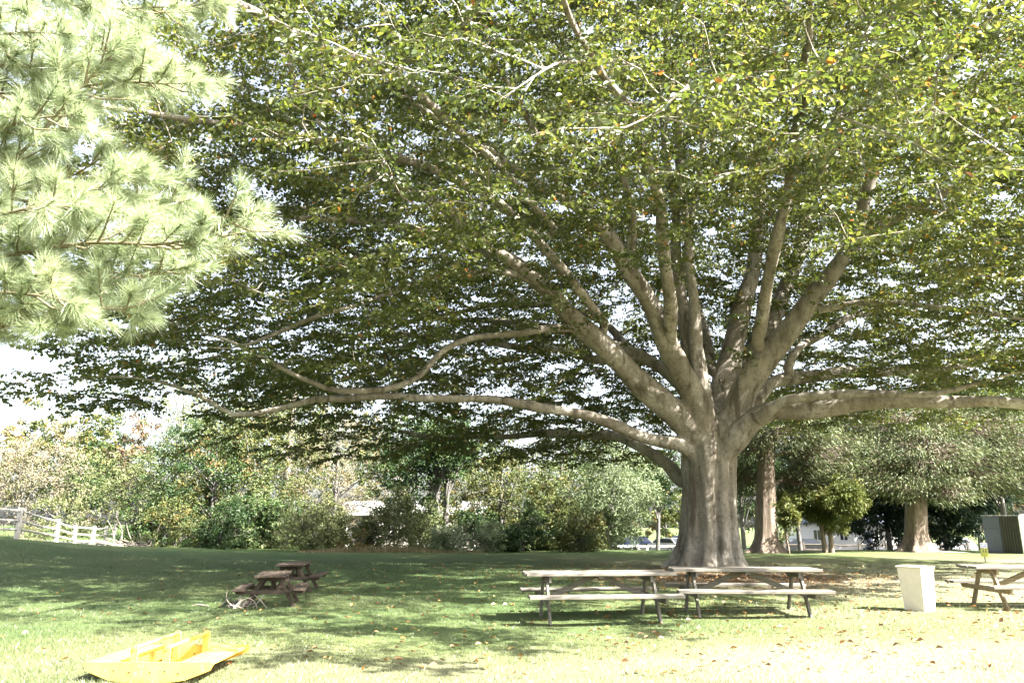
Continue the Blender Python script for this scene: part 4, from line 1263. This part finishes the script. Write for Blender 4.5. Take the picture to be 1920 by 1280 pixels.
# ------------------------------------------------------------------ white litter bin
def build_bin():
    g = ground(1737, 1146)
    root = empty('litter_bin', g + (0, .2, 0), RAD(-56), 'tapered white litter bin with flat lid beside the sunlit table', 'bin')
    h = .70
    b, t = .172, .208
    for (nx_, ny_) in ((1, 0), (-1, 0), (0, 1), (0, -1)):
        a = math.atan2(ny_, nx_)
        ca, sa = math.cos(a), math.sin(a)
        e = .0 if ny_ == 0 else .012
        v = []
        for dd in (0, -.012):
            for (w, z) in ((b - e, .0), (t - e, h)):
                for s in (-1, 1):
                    r = (b if z == 0 else t) + dd
                    v.append((r * ca - s * w * sa, r * sa + s * w * ca, z))
        m = MB()
        m.add(v, [(0, 1, 3, 2), (4, 6, 7, 5), (0, 2, 6, 4), (1, 5, 7, 3), (0, 4, 5, 1), (2, 3, 7, 6)])
        m.build('side_panel', M['cream_panel'], root)
    m = MB()
    m.box((0, 0, 0), (.45, .45, .026), None, .006)
    lid = m.build('lid', M['cream_panel'], root, (0, 0, h + .0165))
    MB().box((0, 0, 0), (.30, .30, .012), None, .003).build('base', M['cream_panel'], root, (0, 0, .02))


build_bin()

# ------------------------------------------------------------------ yellow rocking boat
def build_rocker():
    x0, x1, y0, y1 = -4.10, -2.86, 7.66, 8.72
    cx = (x0 + x1) / 2
    gz = float(terrain(cx, 8.2))
    root = empty('rocking_boat', (cx, 8.2, gz), 0, 'yellow wooden rocking boat toy with two handrails in the sunny grass', 'playground toy')
    half = (x1 - x0) / 2
    yn, yf = y0 - 8.2, y1 - 8.2
    top = .185
    outline = [(-half, top - .02), (-half + .015, top), (half - .015, top), (half, top - .02), (half - .03, top - .075), (half - .12, .075), (half - .26, .025), (half - .42, .006), (0, .0),
               (-half + .42, .006), (-half + .26, .025), (-half + .12, .075), (-half + .03, top - .075)]
    for yy in (yn, yf - .035):
        m = MB(); m.prism(outline, 'y', yy, yy + .035)
        side = m.build('side_panel', M['yellow_paint'], root)
        for bx in (-.17, .03, .17, .30, -.32):
            MB().tube([(bx, yy - .006, .09 + .03 * ((bx * 10) % 1)), (bx, yy + .004, .09 + .03 * ((bx * 10) % 1))], [.009, .009], 8).build('bolt', M['bolt_steel'], side)
    w = yf - yn - .076
    for sgn in (-1, 1):
        MB().box((0, 0, 0), (.30, w, .03), None, .006).build('seat', M['yellow_paint'], root, (sgn * (half - .17), (yn + yf) / 2, top - .014))
        MB().box((0, 0, 0), (.022, w, .10), None, .004).build('seat_riser', M['shaded_yellow'], root, (sgn * (half - .33), (yn + yf) / 2, top - .075))
    MB().box((0, 0, 0), (.40, w, .022), None, .005).build('footboard', M['shaded_yellow'], root, (0, (yn + yf) / 2, .045))
    for rx in (-.165, .15):
        for yy in (yn + .052, yf - .052):
            m = MB()
            pr = [(-.032, .03), (.032, .03), (.032, .305), (.022, .33), (0, .338), (-.022, .33), (-.032, .305)]
            m.prism([(rx + q[0], q[1]) for q in pr], 'y', yy - .016, yy + .016)
            m.build('post', M['yellow_paint'], root)
        MB().tube([(rx, yn + .02, .308), (rx, yf - .02, .308)], [.019, .019], 12).build('handrail', M['yellow_paint'], root)


build_rocker()

# ------------------------------------------------------------------ rail fences
def rail_fence(label, group, posts, mat, heights, rails, post_r=.075, end=None, rng_seed=3, thick=.055):
    rng = np.random.default_rng(rng_seed)
    P = [np.array((p[0], p[1], float(terrain(p[0], p[1])))) for p in posts]
    root = empty('rail_fence', P[0], 0, label, 'fence', group)
    off = P[0]
    tops = []
    for p, h in zip(P, heights):
        ln = np.array((rng.normal(0, .03), rng.normal(0, .03), 0))
        a, b = p - off - (0, 0, .2), p - off + ln + (0, 0, h)
        m = MB(); m.beam(a, b, post_r * 1.7, post_r * 2, (1, 0, 0), .012)
        m.build('post', M[mat], root)
        tops.append((p - off, ln, h))
    for i in range(len(P) - 1):
        for q in rails:
            a = tops[i][0] + tops[i][1] * q + (0, 0, tops[i][2] * q)
            b = tops[i + 1][0] + tops[i + 1][1] * q + (0, 0, tops[i + 1][2] * q)
            m_ = (a + b) / 2 + (rng.normal(0, .02), rng.normal(0, .02), rng.normal(-.02, .02))
            MB().tube(np.array((a, m_, b)) + rng.normal(0, .012, (1, 3)), [thick, thick * 1.12, thick], 6, smooth=False).build('rail', M[mat], root)
    if end is not None:
        for q in rails:
            a = tops[-1][0] + (0, 0, tops[-1][2] * q)
            b = np.array((end[0], end[1], float(terrain(end[0], end[1])))) - off + (0, 0, tops[-1][2] * q)
            MB().tube(np.array((a, b)), [thick, thick * .9], 6, smooth=False).build('rail', M[mat], root)
    return root


RF = 'split rail fences around the lawn'
fp = [(-21.2, 25.0)] + [tuple(spot(px, Y)[:2]) for px, Y in ((29, 30.5), (104, 36.5), (139, 40), (172, 42.2), (196, 44.2))]
rail_fence('pale weathered split rail fence running downhill beside the shaded lane', RF, fp, 'fence_wood', (1.2, 1.22, 1.12, 1.06, 1.08, 1.1), (.30, .58, .88), end=tuple(spot(216, 44.2)[:2]), post_r=.08, thick=.044)
fp = [tuple(spot(px, Y)[:2]) for px, Y in ((1120, 64), (1150, 64.5), (1178, 65), (1196, 64.2), (1213, 65.5), (1234, 66), (1300, 67), (1360, 68))]
rail_fence('white sunlit rail fence in front of the parked silver car', RF, fp, 'white_paint', (1.15,) * 8, (.25, .58, .92), post_r=.10, rng_seed=5, thick=.075)
fp = [tuple(spot(px, Y)[:2]) for px, Y in ((1470, 60), (1508, 60), (1560, 60), (1611, 60), (1662, 60), (1713, 60), (1764, 60), (1815, 60))]
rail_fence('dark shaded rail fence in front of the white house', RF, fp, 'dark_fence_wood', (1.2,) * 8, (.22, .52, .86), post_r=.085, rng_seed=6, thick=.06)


# ------------------------------------------------------------------ parked cars
def build_car(label, loc, rz, paint, s=1.0, pickup=False):
    root = empty('parked_car', loc, rz, label, 'car', 'cars parked beyond the lawn')
    root.scale = (s, s, s)
    W = .88
    low = [(-2.25, .42), (-2.2, .30), (2.15, .28), (2.25, .45), (2.22, .72), (2.05, .90), (1.15, 1.0), (-2.1, 1.02), (-2.25, .85)]
    m = MB(); m.prism(low, 'y', -W, W); body = m.build('body', paint, root)
    roof = [(1.05, 1.0), (.35, 1.50), (-1.5, 1.53), (-2.05, 1.02)]
    if pickup: roof = [(1.05, 1.0), (.45, 1.52), (-.55, 1.54), (-.85, 1.02)]
    k = len(roof)
    v = [(p[0], -W + .03 + .11 * (p[1] - 1) * 2, p[1]) for p in roof] + [(p[0], W - .03 - .11 * (p[1] - 1) * 2, p[1]) for p in roof]
    m = MB(); m.add(v, [tuple(range(k)), tuple(range(2 * k - 1, k - 1, -1))] + [(i, k + i, k + (i + 1) % k, (i + 1) % k) for i in range(k)])
    cab = m.build('cabin', paint, root)
    cxm = np.mean([p[0] for p in roof])
    for sd in (-1, 1):
        pts = [(cxm + (p[0] - cxm) * .86, sd * (W - .03 - .11 * ((1.08 if p[1] < 1.2 else 1.44) - 1) * 2 + .006), 1.08 if p[1] < 1.2 else 1.44) for p in roof]
        inn = [(p[0], p[1] - sd * .02, p[2]) for p in pts]
        m = MB(); m.add(pts + inn, [(0, 1, 2, 3), (7, 6, 5, 4), (0, 4, 5, 1), (1, 5, 6, 2), (2, 6, 7, 3), (3, 7, 4, 0)]); m.build('window', M['glass'], cab)
    for (a, b) in ((0, 1), (3, 2)):
        A, B = np.array((roof[a][0], 0, roof[a][1])), np.array((roof[b][0], 0, roof[b][1]))
        nrm = unit(np.array((-(B - A)[2], 0, (B - A)[0]))) * (-1 if a == 0 else 1)
        if a == 0 and nrm[0] < 0 or a == 3 and nrm[0] > 0: nrm = -nrm
        p, q = A + (B - A) * .12 + nrm * .006, A + (B - A) * .9 + nrm * .006
        m = MB()
        v = [(p[0], -W + .14, p[2]), (p[0], W - .14, p[2]), (q[0], W - .22, q[2]), (q[0], -W + .22, q[2])]
        m.add(v + [(c[0] - nrm[0] * .02, c[1], c[2] - nrm[2] * .02) for c in v], [(0, 1, 2, 3), (7, 6, 5, 4), (0, 4, 5, 1), (1, 5, 6, 2), (2, 6, 7, 3), (3, 7, 4, 0)])
        m.build('windscreen', M['glass'], cab)
    for wx in (-1.38, 1.38):
        for sd in (-1, 1):
            wh = empty('wheel', (wx, sd * (W - .1), .34)); wh.parent = root
            MB().tube([(0, -.11, 0), (0, -.09, 0), (0, .09, 0), (0, .11, 0)], [.30, .34, .34, .30], 20).build('tyre', M['rubber'], wh)
            MB().tube([(0, sd * .08, 0), (0, sd * .118, 0)], [.21, .20], 16).build('rim', M['steel'], wh)
    for sd in (-1, 1):
        MB().box((-2.235, sd * .70, .82), (.06, .2, .2), None, .01).build('tail_light', M['red_lens'], root)
        MB().box((2.20, sd * .66, .70), (.08, .3, .14), None, .01).build('headlight', M['steel'], root)
        MB().box((.75, sd * (W + .07), 1.05), (.12, .14, .12), None, .02).build('mirror', paint, root)
    MB().box((-2.27, 0, .42), (.10, 1.7, .16), None, .02).build('bumper', M['rubber'], root)
    MB().box((2.25, 0, .40), (.10, 1.7, .16), None, .02).build('bumper', M['rubber'], root)


def lot(px, Y):
    p = spot(px, Y); p[2] += .055
    return p


cp = {}
for nm, c in (('silver', (.38, .37, .35)), ('navy', (.03, .04, .09)), ('blue', (.10, .16, .36)), ('black', (.02, .02, .022)), ('white', (.6, .6, .62))):
    cp[nm] = plain(nm + '_car_paint', c, .25, .3 if nm == 'silver' else 0.0, .6, .03)
build_car('silver estate car parked behind the white fence, beside the beech trunk', lot(1246, 76), RAD(128), cp['silver'], 1.0)
build_car('dark blue car parked further back behind the white fence', lot(1184, 84), RAD(170), cp['navy'], 1.0)
build_car('bright blue car parked far behind the silver one', lot(1278, 90), RAD(120), cp['blue'], 1.0)
build_car('black car in the shade behind the dark fence, right of the first cedar trunk', lot(1494, 73), RAD(175), cp['black'], 1.0)
build_car('pale car in the shade between the dark spruces, behind the dark fence', lot(1778, 75), RAD(172), cp['white'], 1.0)


# ------------------------------------------------------------------ buildings
def build_shed():
    x0, x1 = spot(636, 52)[0], spot(905, 52)[0]
    yb = 52
    gz = float(terrain((x0 + x1) / 2, yb))
    cx = (x0 + x1) / 2
    root = empty('long_shed', (cx, yb, gz), 0, 'long low shed with pale ribbed metal roof behind the bushes', 'building')
    L = x1 - x0
    ze, zr = 1.5 + .45 - gz, 1.5 + 1.30 - gz
    D = 3.6
    for (yy, nm) in ((0, 'wall'), (D, 'wall')):
        MB().box((0, yy, ze / 2 - .1), (L, .12, ze + .2), None, .01).build(nm, M['shed_wall'], root)
    for sx in (-1, 1):
        m = MB(); m.prism([(.062, -.2), (D - .062, -.2), (D - .062, ze), (D / 2, zr - .06), (.062, ze)], 'x', sx * L / 2 - .06, sx * L / 2 + .06); m.build('gable_wall', M['shed_wall'], root)
    for sgn in (-1, 1):
        a = np.array((0, D / 2, zr)); b = np.array((0, D / 2 + sgn * (D / 2 + .3), ze - .12))
        m = MB(); d = unit(b - a)
        mid = (a + b) / 2
        R = np.column_stack(((1, 0, 0), d, np.cross((1, 0, 0), d)))
        m.box(mid + (0, 0, .035), (L + .5, np.linalg.norm(b - a), .04), R, .005)
        rf = m.build('roof', M['roof_metal'], root)
        k = int(L / .42)
        for i in range(k + 1):
            x = -L / 2 - .2 + (L + .4) * i / k
            MB().beam(a + (x, 0, .075), b + (x, 0, .075), .045, .04, (1, 0, 0), .004).build('roof_rib', M['roof_metal'], rf)
    for i in range(int(L / 1.2)):
        x = -L / 2 + .5 + i * 1.2
        MB().box((x, -.075, ze / 2), (.10, .03, ze - .2), None, .004).build('batten', M['white_paint'], root)
    MB().box((L * -.3, -.085, ze * .5), (.9, .05, ze * .85), None, .005).build('door', M['dark_wood'], root)


build_shed()


def build_house():
    b0, b1 = spot(1496, 88), spot(1690, 88)
    L = b1[0] - b0[0]
    cx = (b0[0] + b1[0]) / 2
    gz = float(terrain(cx, 88))
    root = empty('white_house', (cx, 88, gz), 0, 'white clapboard house behind the dark fence and juniper', 'building')
    H, D = 3.0, 7.0
    nb = 15
    m = MB(); m.box((0, D / 2, H / 2 - .2), (L - .1, D, H + .4), None, .01); wall = m.build('wall', M['white_paint'], root)
    for i in range(nb):
        z = (i + .5) * H / nb
        MB().beam((-L / 2, -.012, z), (L / 2, -.012, z), H / nb - .02, .03, (0, 1, .12), .002).build('clapboard', M['white_paint'], wall)
    for x in (-L / 2 + .06, 1.4, L / 2 - .06):
        MB().box((x, -.045, H / 2), (.14, .04, H), None, .005).build('corner_board', M['white_paint'], root)
    for x in (-3.6, -.6, 3.4):
        w = MB().box((x, -.05, 1.65), (1.0, .06, 1.3), None, .01).build('window', M['white_paint'], root)
        for sx in (-1, 1):
            MB().box((x + sx * .22, -.086, 1.65), (.36, .012, 1.1), None, .002).build('pane', M['glass'], w)
    MB().box((2.2, -.05, 1.0), (.95, .06, 2.0), None, .01).build('door', M['slate_panel'], root)
    m = MB(); m.prism([(-.6, H - .12), (D / 2, H + 2.2), (D + .6, H - .12), (D + .6, H + .05), (D / 2, H + 2.4), (-.6, H + .05)], 'x', -L / 2 - .4, L / 2 + .4)
    m.build('roof', M['slate_panel'], root)
    m = MB()
    for sx in (-1, 1):
        m.prism([(.05, H - .02), (D - .05, H - .02), (D / 2, H + 2.15)], 'x', sx * (L / 2 - .12) - .04, sx * (L / 2 - .12) + .04)
    m.build('gable', M['white_paint'], root)


build_house()


# ------------------------------------------------------------------ ribbed container by the spruces
def build_container():
    c = ground(1921, 1038)
    rz = math.atan2(.80, -.60)            # the shaded long side runs back and to the left from the near corner
    root = empty('steel_container', c, rz, 'slate grey steel container with ribbed side and light blue end', 'container')
    L, D, H = 1.62, 2.2, 1.72              # local x runs along the shaded side; local y positive points to the camera's left
    m = MB(); m.box((L / 2, -D / 2, H / 2 - .02), (L, D, H + .04), None, .01); body = m.build('body', M['slate_panel'], root)
    for i in range(3):                     # flat panels at the far part of the side
        h = H / 3
        MB().box((L * .765, .014, h * (i + .5)), (L * .45, .024, h - .03), None, .004).build('panel', M['slate_panel'], root)
    for i in range(7):                     # ribs on the near part
        x = .10 + i * .115
        MB().prism([(x - .045, .012), (x - .022, .05), (x + .022, .05), (x + .045, .012)], 'z', .03, H - .04).build('rib', M['ribbed_dark'], root)
    MB().box((L * .26, .006, H / 2), (L * .50, .006, H - .05), None, .001).build('rib_backing', M['ribbed_dark'], root)
    MB().box((-.014, -D / 2, H / 2 + .02), (.024, D - .06, H - .06), None, .004).build('end_panel', M['sky_blue_panel'], root)
    MB().prism([(-.75, .35), (-.28, .35), (-.28, .78), (-.52, 1.02)], 'x', -.034, -.028).build('emblem', M['navy'], root)
    MB().beam((-.02, .02, H + .03), (-.02, -D, H + .12), .07, .07, (1, 0, 0)).build('edge_trim', M['white_paint'], root)
    MB().box((L / 2, -D / 2, H + .04), (L + .06, D + .06, .03), None, .006).build('lid', M['roof_metal'], root)
    MB().box((.0, .03, H / 2), (.05, .05, H), None, .006).build('corner_post', M['white_paint'], root)


build_container()
tag(ribbon('path', [tuple(spot(1768, 37.6)[:2]), tuple(spot(1810, 37.7)[:2]), tuple(spot(1848, 37.6)[:2])], .9, M['white_paint'], .03), 'pale concrete strip beside the steel container', 'path')


def build_sign():
    p = spot(1843, 29.0)
    root = empty('yard_sign', p, RAD(6), 'small yellow warning sign with white top behind the sunlit table', 'sign')
    MB().box((0, 0, .35), (.03, .03, .8), None, .004).build('stake', M['bolt_steel'], root)
    b = MB().box((0, -.026, .34), (.30, .012, .30), None, .003).build('yellow_panel', M['sign_yellow'], root)
    t = MB().box((0, -.026, .60), (.29, .012, .19), None, .003).build('white_panel', M['sign_white'], root)
    for x in (-.05, .05):
        m = MB(); m.box((x, -.034, .39), (.03, .004, .08), None, .001); m.box((x, -.034, .45), (.03, .004, .03), None, .001)
        m.box((x + .018, -.0375, .36), (.02, .003, .05), None, .001); m.build('figure', M['ink'], b)
    for z in (.645, .595, .555):
        MB().box((0, -.034, z), (.20, .004, .014), None, .001).build('text_line', M['navy'], t)


build_sign()

# ------------------------------------------------------------------ twigs and brush on the ground
def build_sticks(name, label, c, n, R, mat, seed, r=.012, cat='brush', length=(.2, .6), hz=.15):
    rng = np.random.default_rng(seed)
    root = empty(name, c, 0, label, cat)
    for i in range(n):
        a = np.array((rng.normal(0, R * .5), rng.normal(0, R * .35), 0))
        a[2] = float(terrain(c[0] + a[0], c[1] + a[1])) - c[2] + .01
        d = unit(np.array((rng.normal(), rng.normal() * .6, abs(rng.normal(0, hz)))))
        l = rng.uniform(*length)
        mid = a + d * l * .5 + rng.normal(0, l * .1, 3) * (1, 1, .5) + (0, 0, .03)
        P, Rr = smooth_path(np.array((a, mid, a + d * l)), np.array((r, r * .8, r * .35)), l / 4)
        v, f = tube_np(P, Rr, 6)
        link('stick', mesh_np('stick', v, f, True), M[mat], root)


g = ground(438, 1139)
build_sticks('twig_pile', 'pale dead twigs lying in the grass at the low dark table', g, 26, .34, 'pale_twig', 3, .011, length=(.15, .38), hz=.6)
g = spot(252, 41.5)
build_sticks('brush_pile', 'pale pile of cut brush where the rail fence ends', g, 60, 1.5, 'pale_twig', 4, .03, length=(.6, 1.6), hz=.45)

# ------------------------------------------------------------------ grass, dry grass, fallen leaves
def build_grass():
    rng = np.random.default_rng(77)
    n = 190000
    Y = 7.2 + 21 * rng.random(n) ** 1.65
    X = (rng.random(n) * 2 - 1) * Y * .72
    # keep clear of the trunk's litter ring
    d = np.hypot(X - 6.0, Y - 21.8)
    ok = (d > 3.2) | (rng.random(n) < .25)
    X, Y = X[ok], Y[ok]
    n = len(X)
    Z = terrain(X, Y)
    patch = .5 + .5 * np.sin(X * 1.7 + 2 * np.sin(Y * 1.1)) * np.sin(Y * 1.9 + 1.5 * np.sin(X * .8))
    h = rng.uniform(.02, .045, n) * (.7 + .6 * patch) * (1 + .012 * (Y - 7))
    tall = rng.random(n) < .02
    h = np.where(tall, h * 1.7, h)
    lean = rng.normal(0, .55, (n, 2)) * h[:, None]
    p0 = np.column_stack((X, Y, Z - .005))
    p1 = p0 + np.column_stack((lean, h))
    w = .0048 * (.55 + Y / 15)
    s = straw(X, Y)
    var = np.clip(s * .75 + rng.normal(.08, .16, n), 0, 1)
    o = link('grass', strips('grass', p0, p1, w * rng.uniform(.7, 1.3, n), var), M['grass_blade'])
    tag(o, 'short mown grass blades covering the lawn', 'grass', kind='stuff')
    # rough dry grass at the edge of the lawn
    n = 9000
    px = rng.uniform(560, 905, n)
    Y = rng.uniform(37.2, 39.3, n)
    X = (px - 960) / 1450 * Y
    wgt = np.exp(-((px - 715) / 90) ** 2) + .25
    h = rng.uniform(.10, .38, n) * np.minimum(1, wgt)
    p0 = np.column_stack((X, Y, terrain(X, Y)))
    p1 = p0 + np.column_stack((rng.normal(0, .35, n) * h, rng.normal(0, .35, n) * h, h))
    o = link('dry_grass', strips('dry_grass', p0, p1, np.full(n, .022), rng.random(n)), M['dry_grass'])
    tag(o, 'straw coloured rough grass below the shed', 'grass', kind='stuff')
    # fallen leaves
    n = 2600
    Y = 8 + 20 * rng.random(n) ** 1.1
    X = rng.normal(5.5, 4.8, n)
    X[:800] = rng.normal(6.0, 2.2, 800); Y[:800] = rng.normal(21.0, 1.5, 800)
    X[800:1050] = rng.uniform(-10, 3, 250)
    Z = terrain(X, Y) + rng.uniform(.02, .05, n)
    nr = np.column_stack((rng.normal(0, .3, n), rng.normal(0, .3, n), np.ones(n)))
    o = link('fallen_leaves', leaf_mesh('fallen_leaves', np.column_stack((X, Y, Z)), rng.normal(0, 1, (n, 3)) * (1, 1, .15), nr, rng.uniform(.06, .10, n), .65, rng.random(n), True, .05, .3), M['fallen_leaf'])
    tag(o, 'brown and orange fallen leaves scattered in the grass', 'leaves', kind='stuff')


build_grass()
print('triangles', sum(len(m.loops) - 2 * len(m.polygons) for m in bpy.data.meshes))
